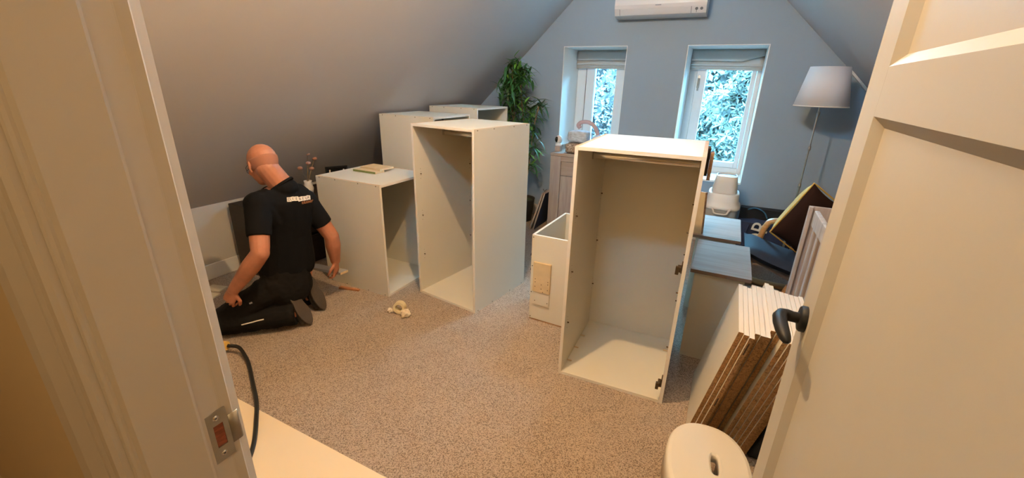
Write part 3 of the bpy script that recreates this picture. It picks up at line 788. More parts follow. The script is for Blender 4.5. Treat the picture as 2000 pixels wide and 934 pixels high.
# hands: palm, four unequal bent fingers, thumb
def hand(mb, wr, d, nrm, side, curl, splay=.18):
    d = d.normalized(); nrm = (nrm-d*nrm.dot(d)).normalized(); sd = d.cross(nrm)*side
    capsule(mb, wr, (.024, .030), wr+d*.030, (.020, .036), flat=nrm)
    capsule(mb, wr+d*.030, (.018, .038), wr+d*.082, (.015, .040), flat=nrm)
    for i, (off, L) in enumerate(((.033, .070), (.011, .080), (-.011, .074), (-.032, .058))):
        p = wr + d*.085 + sd*off
        ang = curl*.5; dd = d*math.cos(ang)+nrm*-math.sin(ang) + sd*off*splay*4
        r = .0092 if i < 3 else .0080
        q = p-d*.02
        for j, seg in enumerate((.47, .30, .23)):
            dd.normalize(); e = p+dd*L*seg
            capsule(mb, p if j else q, r-j*.0009, e, r-(j+1)*.0009, 10)
            p = e; ang += curl; dd = d*math.cos(ang)-nrm*math.sin(ang)
    b = wr+d*.028+sd*.030
    m1 = b+(d*.55+sd*.62-nrm*.35).normalized()*.040
    m2 = m1+(d*.85+sd*.10-nrm*.40).normalized()*.030
    m3 = m2+(d*.80-sd*.25-nrm*.45).normalized()*.022
    capsule(mb, b-d*.01-sd*.012, .014, m1, .0115, 10); capsule(mb, m1, .0112, m2, .010, 10); capsule(mb, m2, .010, m3, .0078, 10)
hand(bd, WRL, WRL-ELL+Vector((.02, 0, -.05)), Vector((.5, -.5, .6)), -1, 1.0)
hand(bd, WRR, Vector((-.10, .05, -.9)), Vector((.85, .4, -.1)), 1, .55)
body = fuse(bd, .0042, 'body', m_skin, man, 3)
body.data.transform(invm)
# short hair round the sides and back of the head
hr = MB(); nH = 26; prof = []
vs = []; fs = []
for i in range(9):
    for k in range(nH+1):
        a = math.radians(62)+math.radians(236)*k/nH          # from left temple round the back to the right
        th = math.radians(90+ i*4.6)
        back = .5-.5*math.cos((k/nH)*2*PI)
        zz = math.cos(th-math.radians(8)*0) ; rr = math.sin(th)
        p = Vector((math.cos(a)*rr*.1015-.012, math.sin(a)*rr*.0805, zz*.0955+.012 - .018*back*(i/8)))
        p = p*(1+.002*math.sin(k*3+i))
        vs.append(HEAD+HM @ p)
for i in range(8):
    for k in range(nH):
        q = i*(nH+1)+k; fs.append((q, q+1, q+nH+2, q+nH+1))
hr.add(vs, fs, 0, True); ho = hr.build('hair', m_hair, man, xf=invm)
sm = ho.modifiers.new('s', 'SOLIDIFY'); sm.thickness = .0015; sm.offset = 0
# glasses
gl = MB()
for s in (1, -1):
    cpt = [hp(.098+.002*math.cos(a), s*.032+.022*math.cos(a), -.020+.015*math.sin(a)) for a in (2*PI*k/16 for k in range(17))]
    gl.tube(cpt, .0013, 6, cap=False); gl.tube([hp(.096, s*.054, -.014), hp(.050, s*.079, -.012), hp(.004, s*.084, -.008), hp(-.008, s*.086, -.020)], .0014, 6)
gl.tube([hp(.100, .010, -.016), hp(.102, 0, -.013), hp(.100, -.010, -.016)], .0013, 6)
gl.build('glasses', m_black, man, xf=invm)
# t-shirt
sh = MB()
capsule(sh, (-2.452, 1.685, .925), (.070, .095), (-2.462, 1.688, .86), (.118, .175), flat=(1, 0, 0))
ellip(sh, NECK-(HEAD-NECK).normalized()*.02, (.086, .086, .06))
capsule(sh, (-2.462, 1.69, .85), (.130, .195), (-2.492, 1.685, .62), (.118, .175), flat=(1, 0, 0))
capsule(sh, (-2.492, 1.685, .60), (.122, .175), (-2.52, 1.685, .40), (.135, .190), flat=(1, 0, 0))
for s_, e_ in ((SHL, ELL), (SHR, ELR)):
    c = Vector((-2.455, 1.685, .90))
    capsule(sh, c.lerp(s_, .25), .075, s_, .074)
    d = (e_-s_).normalized(); L = (e_-s_).length
    sh.tube([s_-d*.05, s_-d*.03, s_, s_+d*L*.35, s_+d*L*.60, s_+d*L*.66], [.02, .055, .073, .070, .068, .066], 20)
    capsule(sh, s_, .076, (s_+Vector((-2.47, 1.685, .66)))/2, .085)
# collar
fold = lambda p: .0035*noise.noise(Vector((p.x*9, p.y*9, p.z*5))) + .0016*noise.noise(p*30) + .006*max(0, .75-p.z)*noise.noise(Vector((p.x*16, p.y*16, p.z*7)))
shirt = fuse(sh, .006, 't_shirt', m_shirt, man, 4, fold)
# trim the shirt at its neckline
bm = bmesh.new(); bm.from_mesh(shirt.data)
pn = (HEAD-NECK).normalized()
nk = [f for f in bm.faces if (f.calc_center_median()-NECK).length < .098]
ge = set(nk); ge |= {e for f in nk for e in f.edges}; ge |= {v for f in nk for v in f.verts}
bmesh.ops.bisect_plane(bm, geom=list(ge), plane_co=NECK+pn*.004, plane_no=pn, clear_outer=True)
bm.to_mesh(shirt.data); bm.free()
bvh = BVHTree.FromPolygons([v.co.copy() for v in shirt.data.vertices], [tuple(p.vertices) for p in shirt.data.polygons])
shirt.data.transform(invm)
co = MB(); ring_ = []
for k in range(25):
    a = 2*PI*k/24
    dirv = (Vector((0, 1, 0))-pn*pn.y).normalized(); dv2 = pn.cross(dirv)
    ring_.append(NECK+pn*.002+dirv*math.cos(a)*.078+dv2*math.sin(a)*.078)
co.tube(ring_, [(.009, .004)]*25, 8, cap=False, flat=pn)
co.build('collar', m_shirt, man, xf=invm)
# trousers
tr = MB()
capsule(tr, (-2.52, 1.66, .40), (.128, .160), (-2.50, 1.65, .26), (.135, .165), flat=(1, 0, 0))
for hp_, kn, an in ((HPL, KNL, ANL), (HPR, KNR, ANR)):
    capsule(tr, hp_, .098, kn+Vector((0, 0, .01)), .078); capsule(tr, kn, .075, kn.lerp(an, .5), .080)
    e = kn.lerp(an, 1.06); d = (an-kn).normalized()
    tr.tube([kn.lerp(an, .4), kn.lerp(an, .6), e-d*.02, e], [.06, .080, .076, .074], 18)
ellip(tr, (-2.62, 1.62, .18), (.17, .20, .12))
trs = fuse(tr, .007, 'trousers', m_trous, man, 4, lambda p: .008*noise.noise(p*14)+.003*noise.noise(p*40))
for v in trs.data.vertices:
    if v.co.z < .004: v.co.z = .004
trs.data.transform(invm)
for v in body.data.vertices:
    if v.co.z < .008: v.co.z = .008
# reflective piping and label on the trousers
bvt = BVHTree.FromPolygons([v.co.copy() for v in trs.data.vertices], [tuple(p.vertices) for p in trs.data.polygons])
def on_surf(bv, target, frm, off=.002, inv=False):
    o0 = Vector(frm); d = (Vector(target)-o0).normalized()
    h_ = bv.ray_cast(o0, d)
    return (h_[0]+h_[1]*off, h_[1]) if h_[0] is not None else (Vector(target), -d)
def strip(name, pts, wdt, mat, parent, bv, frm):
    q = [on_surf(bv, p, frm) for p in pts]; mb = MB(); vs = []
    for i, (p, nn) in enumerate(q):
        d = (q[min(i+1, len(q)-1)][0]-q[max(i-1, 0)][0]).normalized(); s = d.cross(nn).normalized()*wdt/2
        vs += [p+s, p-s, p+s+nn*.0015, p-s+nn*.0015]
    fs = []
    for i in range(len(q)-1):
        a = 4*i; fs += [(a, a+1, a+5, a+4), (a+2, a+6, a+7, a+3), (a, a+4, a+6, a+2), (a+1, a+3, a+7, a+5)]
    mb.add(vs, fs); return mb.build(name, mat, parent)
off_ = Vector((2.55, -1.65, 0))
strip('reflective_piping', [Vector((-2.66+.018*k, 1.38+.016*k, .07+.004*k))+off_ for k in range(7)], .007, m_wprint, man, bvt, Vector((-1.6, .9, .5))+off_)
strip('pocket_label', [Vector((-2.62+.012*k, 1.44, .20+.006*k))+off_ for k in range(4)], .010, m_plg, man, bvt, Vector((-1.6, .9, .7))+off_)
# shoes: soles upright, toes on the carpet
def shoe(an, toe, heel, sdir):
    mb = MB(); toe, heel = Vector(toe), Vector(heel)
    mid = toe.lerp(heel, .5)
    capsule(mb, heel, (.042, .042), mid, (.040, .048)); capsule(mb, mid, (.040, .050), toe, (.034, .046))
    capsule(mb, heel+sdir*-.02, .040, an+sdir*-.03, .046)
    return mb
for an, toe, heel, sd in ((ANL, (-2.385, 1.640, .042), (-2.455, 1.600, .232), Vector((.80, .10, .28)).normalized()),
                          (ANR, (-2.475, 1.830, .042), (-2.545, 1.810, .225), Vector((.80, .10, .28)).normalized())):
    toe, heel = Vector(toe), Vector(heel)
    u_ = fuse(shoe(an, toe, heel, sd), .006, 'shoe', m_shoe, man, 3, lambda p: .002*noise.noise(p*40))
    for v in u_.data.vertices:
        if v.co.z < .003: v.co.z = .003
    u_.data.transform(invm)
    ax = (heel-toe).normalized(); wv = ax.cross(sd).normalized(); sn = wv.cross(ax)
    if sn.dot(sd) < 0: sn = -sn
    so_ = MB(); prof = []
    for k in range(24):
        a = 2*PI*k/24; l = math.cos(a); wd = .040*(1 if l < 0 else .86)*(1-.18*math.exp(-((l-.15)/.25)**2))
        prof.append((toe+heel)/2 + ax*l*.148 + wv*math.sin(a)*wd*1.3 + sn*.038)
    for p in prof: p.z = max(p.z, .004)
    vs = prof+[p+sn*.014 for p in prof]
    so_.add(vs, [(k, (k+1) % 24, 24+(k+1) % 24, 24+k) for k in range(24)]+[tuple(range(24))[::-1], tuple(range(24, 48))])
    so_.build('sole', m_sole, u_, xf=invm, bevel=.003)
# lettering on the back of the shirt: white letter tiles and an orange script line
def text_mesh(s, size, mat, name, shear=0, ext=.0006):
    c = bpy.data.curves.new(name, 'FONT'); c.body = s; c.size = size; c.align_x = 'CENTER'; c.align_y = 'CENTER'; c.extrude = ext; c.shear = shear
    o = bpy.data.objects.new(name, c); COL.objects.link(o)
    dg = bpy.context.evaluated_depsgraph_get(); dg.update()
    me = bpy.data.meshes.new_from_object(o.evaluated_get(dg)); bpy.data.objects.remove(o); bpy.data.curves.remove(c)
    me.materials.clear(); me.materials.append(mat)
    return me
def back_pt(y, z, dx=0):
    h_ = bvh.ray_cast(Vector((-1.4, y-.35, z)), Vector((-1, .32, 0)).normalized())
    return (h_[0], h_[1]) if h_[0] is not None else (Vector((-2.33, y, z)), Vector((1, 0, 0)))
letters = 'DIEBEUK'
ys = [1.695+.0235*i for i in range(7)]
for i, ch in enumerate(letters):
    zc = .893-.0035*i+(.003 if i in (1, 2) else 0) - (.002 if i == 3 else 0)
    p, nn = back_pt(ys[i], zc)
    nn = (nn+Vector((.6, -.35, .1))).normalized()
    right = (Vector((.12, 1, -.10)) - nn*nn.dot(Vector((.12, 1, -.10)))).normalized(); up = nn.cross(right)
    M3 = Matrix((right, up, nn)).transposed().to_4x4(); M3 = Matrix.Translation(p+nn*.004) @ M3 @ Matrix.Rotation(math.radians((-5, 4, -2, 7, -4, 3, -6)[i]), 4, 'Z')
    wt_ = .0125 if ch != 'I' else .0085
    tl = MB().box((-wt_, -.0135, -.0015), (wt_, .0135, .0005)); to = tl.build('letter_tile', m_wprint, man); to.data.transform(invm @ M3)
    me = text_mesh(ch, .024, m_kprint, 'letter'); lo = bpy.data.objects.new('letter', me); COL.objects.link(lo); lo.parent = to
    me.transform(invm @ M3 @ Matrix.Translation((0, 0, .0012)))
p, nn = back_pt(1.812, .853)
nn = (nn+Vector((.6, -.35, .1))).normalized(); right = (Vector((.12, 1, -.03))-nn*nn.dot(Vector((.12, 1, -.03)))).normalized(); up = nn.cross(right)
M3 = Matrix.Translation(p+nn*.006) @ Matrix((right, up, nn)).transposed().to_4x4()
me = text_mesh('klusser', .030, m_oprint, 'script_print', .35); lo = bpy.data.objects.new('script_print', me); COL.objects.link(lo); lo.parent = man; me.transform(invm @ M3)

# board in his right hand
tag(MB().hexa([(-2.83, 2.035, .172), (-2.435, 2.030, .205), (-2.430, 2.100, .205), (-2.825, 2.105, .172)],
              [(-2.83, 2.037, .190), (-2.435, 2.032, .223), (-2.430, 2.102, .223), (-2.825, 2.107, .190)], mis=[1, 1, 0, 0, 0, 0]).build('wood_board', [m_plg, m_bwood]),
    'grey board held out in the man\'s right hand, pale end towards the low cabinet', 'wood board')
tag(MB().hexa([(-2.60, 2.135, .002), (-2.43, 2.178, .002), (-2.435, 2.198, .002), (-2.605, 2.165, .002)],
              [(-2.60, 2.135, .016), (-2.43, 2.178, .014), (-2.435, 2.198, .014), (-2.605, 2.165, .016)]).build('wood_offcut', m_owood),
    'thin orange-brown strip of wood on the carpet against the low cabinet', 'wood offcut')
o = tag(MB().box((-.07, -.045, 0), (.07, .045, .012)).build('wood_offcut', m_white, loc=(-3.43, 1.66, .001), bevel=.001), 'pale board on the carpet by the left baseboard, further one', 'wood board')
o.rotation_euler = (0, 0, .3)
o = tag(MB().box((-.07, -.04, 0), (.07, .04, .012)).build('wood_offcut', m_white, loc=(-3.36, 1.565, .001), bevel=.001), 'pale board on the carpet by the man\'s left hand, nearer one', 'wood board')
o.rotation_euler = (0, 0, .3)

# ================================================================== FLOOR: cream board, cable, tape
tag(MB().box((-2.35, .36, .001), (-.80, .970, .019)).build('floor_board', m_cream, bevel=.001), 'large cream board lying flat on the carpet inside the doorway', 'panel').rotation_euler = (0, 0, 0)
def spline(pts, k=8):
    out = []; P = [Vector(p) for p in pts]; P = [P[0]*2-P[1]]+P+[P[-1]*2-P[-2]]
    for i in range(1, len(P)-2):
        for j in range(k):
            t_ = j/k; a, b, c, d = P[i-1:i+3]
            out.append(.5*((2*b)+(c-a)*t_+(2*a-5*b+4*c-d)*t_*t_+(3*b-a-3*c+d)*t_**3))
    out.append(P[-2]); return out
cab = thing('power_cable', 'black power cable with yellow connector curving onto the cream board', 'cable', (-2.53, 1.18, 0))
ci = Matrix.Translation((2.53, -1.18, 0))
MB().tube(spline([(-2.50, 1.200, .055), (-2.44, 1.228, .045), (-2.34, 1.205, .016), (-2.25, 1.165, .012), (-2.117, 1.094, .012), (-1.946, 1.003, .016), (-1.813, .915, .028),
                  (-1.70, .830, .028), (-1.62, .750, .028), (-1.56, .66, .028), (-1.56, .55, .028)]), .0105, 10).build('cord', m_cable, cab, xf=ci)
MB().tube([(-2.62, 1.150, .034), (-2.60, 1.158, .036), (-2.53, 1.187, .050), (-2.505, 1.198, .054)], [.022, .030, .031, .027], 18).build('connector', m_yel, cab, xf=ci)

tp = thing('masking_tape', 'roll of cream masking tape lying with crumpled paper in front of the carcasses', 'tape roll', (-1.925, 2.085, 0))
r0, r1, hw = .026, .043, .024
MB().lathe([(r1, -hw), (r1, hw), (r0, hw), (r0, -hw), (r1, -hw)], (0, 0, .046), 28, 0, ax=(.35, -.85, .12), smooth=False).build('roll', m_tape, tp)
cp = MB(); ellip(cp, (0, 0, 0), (.040, .034, .030), n=18)
def crump(mb, c, s=1, seed=0):
    out = MB(); out.f = [list(f) for f in mb.f]; out.m = mb.m[:]; out.s = [False]*len(mb.f)
    for p in mb.v:
        p = Vector(p); k = 1+.45*noise.noise(p*55+Vector((seed, 0, 0)))+.25*noise.noise(p*120+Vector((0, seed, 0)))
        q = p*k*s+Vector(c); out.v.append((q.x, q.y, max(q.z, .002)))
    return out
tag(crump(cp, (-1.855, 2.060, .026), .95, 3).build('crumpled_paper', m_paper), 'crumpled pale paper at the right of the tape roll', 'paper')
tag(crump(cp, (-1.990, 2.055, .016), .55, 9).build('crumpled_paper', m_paper), 'small torn scrap of paper left of the tape roll', 'paper')

# hand tool between the carcasses
tl = thing('hand_tool', 'black and white hand tool with an orange grip on the carpet between the carcasses', 'tool', (-1.30, 3.25, 0))
MB().tube([( .055*math.cos(a)-.02, .03*math.sin(a), .065+.055*math.sin(a)) for a in (2*PI*k/20*.8+2.2 for k in range(21))], .009, 10).build('guard', m_plw, tl)
MB().tube([(-.10, 0, .012), (-.02, -.02, .012), (.08, 0, .012)], .012, 10).build('base', m_cable, tl)
MB().tube([(-.075, 0, .10), (-.085, 0, .15)], .014, 10).build('grip', m_orange, tl)
MB().tube([(-.10, -.01, .16), (-.04, -.01, .165)], .012, 10).build('motor', m_cable, tl)
MB().tube([(-.03, -.01, .06), (.02, -.02, .085), (.045, -.01, .05)], .010, 10).build('blade_clamp', m_cable, tl)

# ================================================================== DARK LOW UNIT BEHIND THE MAN, WITH THINGS ON IT
un = thing('low_bookcase', 'black-brown low bookcase against the left knee wall, behind the kneeling man', 'bookcase', (-3.60, 1.98, 0))
UW, UD, UH = .42, 1.05, .605
MB().box((0, 0, UH-.022), (UW, UD, UH)).build('top_panel', m_dark, un, bevel=.001)
MB().box((0, 0, 0), (UW, .020, UH-.022)).build('side_panel', m_dark, un); MB().box((0, UD-.02, 0), (UW, UD, UH-.022)).build('side_panel', m_dark, un)
MB().box((0, .02, .28), (UW-.02, UD-.02, .30)).build('shelf', m_dark, un); MB().box((0, .02, .03), (.006, UD-.02, UH-.022)).build('back_panel', m_dark, un)
MB().box((0, .02, .01), (UW-.02, UD-.02, .03)).build('shelf', m_dark, un)
for z0, z1 in ((.035, .27), (.305, .58)):
    dr_ = MB().box((UW-.019, .024, z0), (UW-.001, UD-.024, z1)).build('drawer_front', m_dark, un, bevel=.002)
# picture frame
pf = thing('photo_frame', 'black photo frame standing on the dark bookcase', 'frame', (-3.30, 2.86, UH), math.radians(60))
pz = .055
MB().box((-.10, 0, 0), (.10, .015, .012)).box((-.10, 0, .19), (.10, .015, .205)).box((-.10, 0, .012), (-.088, .015, .19)).box((.088, 0, .012), (.10, .015, .19)).build('frame', m_black, pf)
MB().box((-.088, .006, .012), (.088, .012, .19)).build('picture', m_glassblk, pf)
for x in (-.065, .060): MB().box((x-.006, .003, .10), (x+.006, .006, .175), rot=Matrix.Rotation(.12, 3, 'Y')).build('light_mark', m_wprint, pf)
# flowers in a pot
fl_ = thing('flower_vase', 'small vase of faded pink flowers on the dark bookcase', 'vase', (-3.33, 2.55, UH))
MB().lathe([(.0001, 0), (.035, 0), (.045, .05), (.030, .10), (.034, .12), (.028, .12), (.024, .10), (.0001, .02)], (0, 0, 0), 20).build('vase', m_plw, fl_)
for x, y, z in ((-.01, -.05, .24), (.03, .01, .28), (.0, .06, .22), (.02, .02, .36), (-.02, .12, .30)):
    MB().tube([(0, 0, .10), (x*.5, y*.5, z*.7), (x, y, z)], .0022, 6).build('stem', m_cane, fl_)
    fb = MB(); ellip(fb, (x, y, z), (.022, .022, .015), n=10); crump(fb, (0, 0, 0)).build('blossom', m_blush, fl_) if False else fb.build('blossom', m_blush, fl_)
bxo = thing('trinket_box', 'small pale ornament box on the dark bookcase beside the flowers', 'ornament', (-3.25, 2.36, UH))
MB().box((-.05, -.04, 0), (.05, .04, .06)).build('box', m_plg, bxo, bevel=.004)
MB().box((-.052, -.042, .061), (.052, .042, .075)).build('lid', m_plw, bxo, bevel=.004)
bs_ = thing('blue_pot', 'little blue pot on the dark bookcase next to the low carcass', 'pot', (-3.25, 2.71, UH))
MB().lathe([(.0001, 0), (.024, 0), (.032, .06), (.028, .06), (.020, .006), (.0001, .006)], (0, 0, 0), 18).build('body', m_pot2, bs_)
MB().lathe([(.0001, .058), (.027, .058)], (0, 0, 0), 18).build('filling', m_soil, bs_)

# ================================================================== POTTED PLANT
PB = Vector((-2.14, 4.60, 0))
pt = thing('potted_plant', 'tall green cane plant with narrow leaves in the corner beside the left window', 'plant', tuple(PB))
MB().lathe([(.0001, 0), (.12, 0), (.15, .26), (.155, .28), (.14, .28), (.135, .25), (.0001, .25)], (0, 0, 0), 28).build('pot', m_pot, pt)
MB().lathe([(.0001, .252), (.134, .252)], (0, 0, 0), 28).build('soil', m_soil, pt)
def cane(pts):
    L_ = spline(pts, 6); MB().tube(L_, .0085, 8).build('cane', m_cane, pt); return L_
c1 = cane([(-.03, 0, .25), (-.06, -.03, .8), (-.12, -.06, 1.35), (-.14, -.08, 1.80)])
c2 = cane([(.03, .02, .25), (.05, 0, .8), (-.02, -.03, 1.3), (-.06, -.05, 1.70)])
c3 = cane([(.02, -.04, .25), (.10, -.06, .7), (.14, -.07, 1.1), (.20, -.08, 1.36)])
c4 = cane([(-.04, .04, .25), (-.10, 0, .9), (-.17, -.03, 1.4), (-.18, -.04, 1.58)])
def leafmesh(name, L, wd, mat, droop):
    vs = []; n = 6
    for i in range(n+1):
        t_ = i/n; w = wd*math.sin(PI*min(1, t_*.92+.08))**.8*(1 if t_ < .99 else .05)
        x = L*t_; z = -droop*t_*t_*L
        vs += [(x, -w, z), (x, 0, z-w*.35), (x, w, z)]
    fs = []
    for i in range(n):
        a = 3*i; fs += [(a, a+1, a+4, a+3), (a+1, a+2, a+5, a+4)]
    me = bpy.data.meshes.new(name); me.from_pydata(vs, [], fs); me.materials.append(mat)
    for p in me.polygons: p.use_smooth = True
    return me
LM = [leafmesh('leaf', .14, .014, m_leaf, .4), leafmesh('leaf', .16, .015, m_leaf, .8), leafmesh('leaf', .12, .013, m_leaf, .2),
      leafmesh('leaf', .15, .015, m_leafb, .4), leafmesh('leaf', .14, .014, m_leafb, .2)]
rnd = random.Random(5)
clusters = [((-.13, -.06, 1.78), 44, .055), ((-.20, -.05, 1.64), 34, .06), ((-.04, -.06, 1.66), 30, .06), ((-.12, -.05, 1.50), 40, .07), ((-.15, -.05, 1.34), 40, .07),
            ((-.08, -.05, 1.20), 22, .06), ((.15, -.07, 1.36), 24, .04), ((.10, -.06, 1.22), 18, .05), ((.12, -.06, 1.08), 18, .04), ((.15, -.07, .90), 16, .04), ((.12, -.06, .70), 14, .04)]
cnt = 0; IN = MB(); INB = MB()
for c, nl, sp in clusters:
    for k in range(nl*2):
        p = Vector(c)+Vector((rnd.gauss(0, sp), rnd.gauss(0, sp*.6), rnd.gauss(0, sp)))
        az = rnd.uniform(0, 2*PI); el = rnd.uniform(-.5, .95)
        d = Vector((math.cos(az)*math.cos(el), math.sin(az)*math.cos(el)*.8, math.sin(el)))
        tip = PB+p+d*.18
        if tip.y > YG-.03: d.y = -abs(d.y); 
        tip = PB+p+d*.18
        if tip.z > zs_l(tip.x)-.05 or (PB+p).z > zs_l((PB+p).x)-.06: 
            d.z = -abs(d.z)*.4; d.x = abs(d.x); p.z -= .05
            tip = PB+p+d*.18
            if tip.z > zs_l(tip.x)-.03: continue
        pm = LM[rnd.choice((0, 0, 1, 1, 2, 3 if rnd.random() < .7 else 0, 4 if rnd.random() < .5 else 1))]
        if k % 2:            # inner leaves joined, the outer ones are parts of their own
            qm = Matrix.Translation(p-d*.03) @ d.normalized().to_track_quat('X', 'Z').to_matrix().to_4x4()
            (INB if pm.materials[0] == m_leafb else IN).add([qm @ v.co for v in pm.vertices], [tuple(f.vertices) for f in pm.polygons], 0, True); continue
        lf = bpy.data.objects.new('leaf', pm); COL.objects.link(lf); lf.parent = pt
        q = d.normalized().to_track_quat('X', 'Z'); lf.rotation_mode = 'QUATERNION'; lf.rotation_quaternion = q
        lf.location = p; s_ = rnd.uniform(.7, 1.1); lf.scale = (s_, s_, s_); cnt += 1
tag(IN.build('inner_leaves', m_leaf, pt), kind='stuff'); tag(INB.build('inner_leaves', m_leafb, pt), kind='stuff')

# ================================================================== WINDOW BLINDS
def blind(label, w, skew):
    x0, x1 = w[0]+.008, w[1]-.008
    t = thing('roman_blind', label, 'blind', ((x0+x1)/2, 5.40, 1.99))
    W2_ = (x1-x0)/2; N = 24
    MB().box((-W2_, 0, -.03), (W2_, .03, 0)).build('headrail', m_blind, t)
    def sheet(name, f, zt, y0, th=.004):
        vs = []
        for i in range(N+1):
            x = -W2_+2*W2_*i/N; zb = f(i/N)
            zt_ = zt if not callable(zt) else zt(i/N)
            for j in range(5):
                s = j/4; y = y0-.022*math.sin(s*PI*.5)-.004*math.sin(i*.9)*s
                vs.append((x, y, zt_*(1-s)+zb*s))
        fs = [(i*5+j, i*5+j+1, (i+1)*5+j+1, (i+1)*5+j) for i in range(N) for j in range(4)]
        o = MB().add(vs, fs, 0, True).build(name, m_blind, t); sm = o.modifiers.new('s', 'SOLIDIFY'); sm.thickness = th; return o
    main = (lambda s: -.112-.010*s + (max(0, s-.72)/.28)*.058) if skew else (lambda s: -.110-.004*s)
    sheet('fold', main, -.002, -.002)
    sheet('fold', lambda s: -.158-.010*s, lambda s: main(s)+.01, .010)
    sheet('fold', lambda s: -.180-.008*s, lambda s: -.14, .018)
    sheet('fold', lambda s: -.200-.008*s, lambda s: -.16, .026)
    return t
blind('pale roman blind gathered at the top of the left window', W1, False)
blind('pale roman blind at the top of the right window, its fold sagging at the right', W2, True)

# ================================================================== AIR CONDITIONER
ac = thing('air_conditioner', 'white wall-mounted air conditioner unit high on the gable wall', 'air conditioner', (-.82, YG, 2.245))
xa, xb = -.427, .425
pr = [(0, 0), (-.13, 0), (-.19, .012), (-.222, .070), (-.228, .10), (-.222, .29), (-.20, .30), (0, .30)]
def xprism(poly, a, b): # poly (y,z)
    mb = MB(); n = len(poly); vs = [(a, y, z) for y, z in poly]+[(b, y, z) for y, z in poly]
    mb.add(vs, [(i, (i+1) % n, n+(i+1) % n, n+i) for i in range(n)]); mb.add(vs, [tuple(range(n))[::-1], tuple(range(n, 2*n))]); return mb
xprism(pr, xa, xb).build('housing', m_ac, ac, bevel=.004)
fz = lambda s, off: (-.19+(-.222+.19)*s-off*.88, .012+.058*s-off*.48)
fl2 = MB(); a0 = xa+.055; a1 = xb-.135
p0, p1 = fz(.08, .003), fz(.92, .003); q0, q1 = fz(.08, 0), fz(.92, 0)
fl2.add([(a0, *q0), (a1, *q0), (a1, *q1), (a0, *q1), (a0, *p0), (a1, *p0), (a1, *p1), (a0, *p1)], [(0,3,2,1),(4,5,6,7),(0,1,5,4),(3,7,6,2),(0,4,7,3),(1,2,6,5)])
fl2.build('louvre', m_ac, ac, bevel=.0015)
MB().box((a0-.003, -.212, .010), (a0, -.20, .060)).build('gap', m_acdark, ac) if False else None
def facemark(name, x0, x1, s0, s1):
    a_, b_ = fz(s0, .0012), fz(s1, .0012); c_, d_2 = fz(s0, -.001), fz(s1, -.001)
    mb = MB(); mb.add([(x0, *c_), (x1, *c_), (x1, *d_2), (x0, *d_2), (x0, *a_), (x1, *a_), (x1, *b_), (x0, *b_)], [(0,3,2,1),(4,5,6,7),(0,1,5,4),(3,7,6,2),(0,4,7,3),(1,2,6,5)])
    return mb.build(name, m_acdark, ac)
facemark('seam', a0-.006, a0-.002, .05, .95); facemark('seam', a1+.002, a1+.006, .05, .95)
for cx in (xb-.085, xb-.042):
    yv, zv = fz(.62, .001)
    MB().lathe([(.013, 0), (.013, .001), (.009, .0012), (.0001, .0012)], (cx, yv, zv), 16, 0, ax=(0, -.88, -.48)).build('symbol', m_acdark, ac)
facemark('symbol', xb-.087, xb-.083, .12, .5)
MB().box((-.035, -.2295, .088), (.020, -.2265, .094)).build('logo_print', m_acdark, ac)

# ================================================================== FLOOR LAMP
fl3 = thing('floor_lamp', 'floor lamp with a pale tapered shade and thin metal pole in the right corner', 'lamp', (.640, 4.50, 0))
MB().lathe([(.0001, 0), (.13, 0), (.13, .012), (.02, .022), (.0001, .022)], (0, 0, 0), 32).build('base', m_steel, fl3)
MB().tube([(0, 0, .02), (0, 0, .80)], .0095, 12).build('pole', m_steel, fl3); MB().tube([(0, 0, .80), (-.004, 0, 1.60)], .0065, 12).build('pole', m_steel, fl3)
for z in (.80, 1.13, 1.42): MB().lathe([(.0001, -.02), (.011, -.018), (.013, 0), (.011, .018), (.0001, .02)], (0, 0, z), 14).build('pole_joint', m_steel, fl3)
so = MB().lathe([(.198, 1.478), (.141, 1.788)], (0, 0, 0), 48).build('lamp_shade', m_shade, fl3); sm = so.modifiers.new('s', 'SOLIDIFY'); sm.thickness = .003
MB().lathe([(.1985, 1.478), (.1995, 1.478), (.198, 1.486), (.1965, 1.486)], (0, 0, 0), 48).build('shade_ring', m_wprint, so)
MB().tube([(-.19, 0, 1.60), (.19, 0, 1.60)][:2], .002, 6).build('shade_spider', m_steel, so)
MB().lathe([(.0001, 1.60), (.02, 1.60), (.03, 1.66), (.02, 1.70), (.0001, 1.71)], (0, 0, 0), 16).build('bulb', m_plw, fl3)
o = tag(MB().hexa([(.835, 4.86, 1.772), (.990, 4.86, 1.612), (.990, 4.90, 1.612), (.835, 4.90, 1.772)],
              [(.850, 4.86, 1.780), (1.005, 4.86, 1.624), (1.005, 4.90, 1.624), (.850, 4.90, 1.780)]).build('trim_3', m_base)); struct(o); o['label'] = 'thin pale batten below the right slope'

# ================================================================== DRESSER + THINGS ON TOP
DX, DY, DZ = -1.712, 4.385, .895
dr = thing('oak_cabinet', 'whitewashed oak cabinet with drawer and door below the left window', 'cabinet', (DX, DY, 0))
DWd, DDp = .98, .53
MB().box((-.004, -.006, DZ-.030), (DWd+.004, DDp, DZ)).build('top_panel', m_oakx, dr, bevel=.003)
for a, b in ((0, .118), (DWd-.118, DWd)):
    MB().box((a, 0, 0), (b, .035, DZ-.03)).build('front_stile', m_oakz, dr, bevel=.002)
MB().box((0, .035, 0), (.022, DDp, DZ-.03)).build('side_panel', m_oakz, dr); MB().box((DWd-.022, .035, 0), (DWd, DDp, DZ-.03)).build('side_panel', m_oakz, dr)
MB().box((.118, .004, DZ-.085), (DWd-.118, .035, DZ-.03)).build('rail', m_oakx, dr)
MB().box((.118, .006, .05), (DWd-.118, .035, .10)).build('rail', m_oakx, dr)
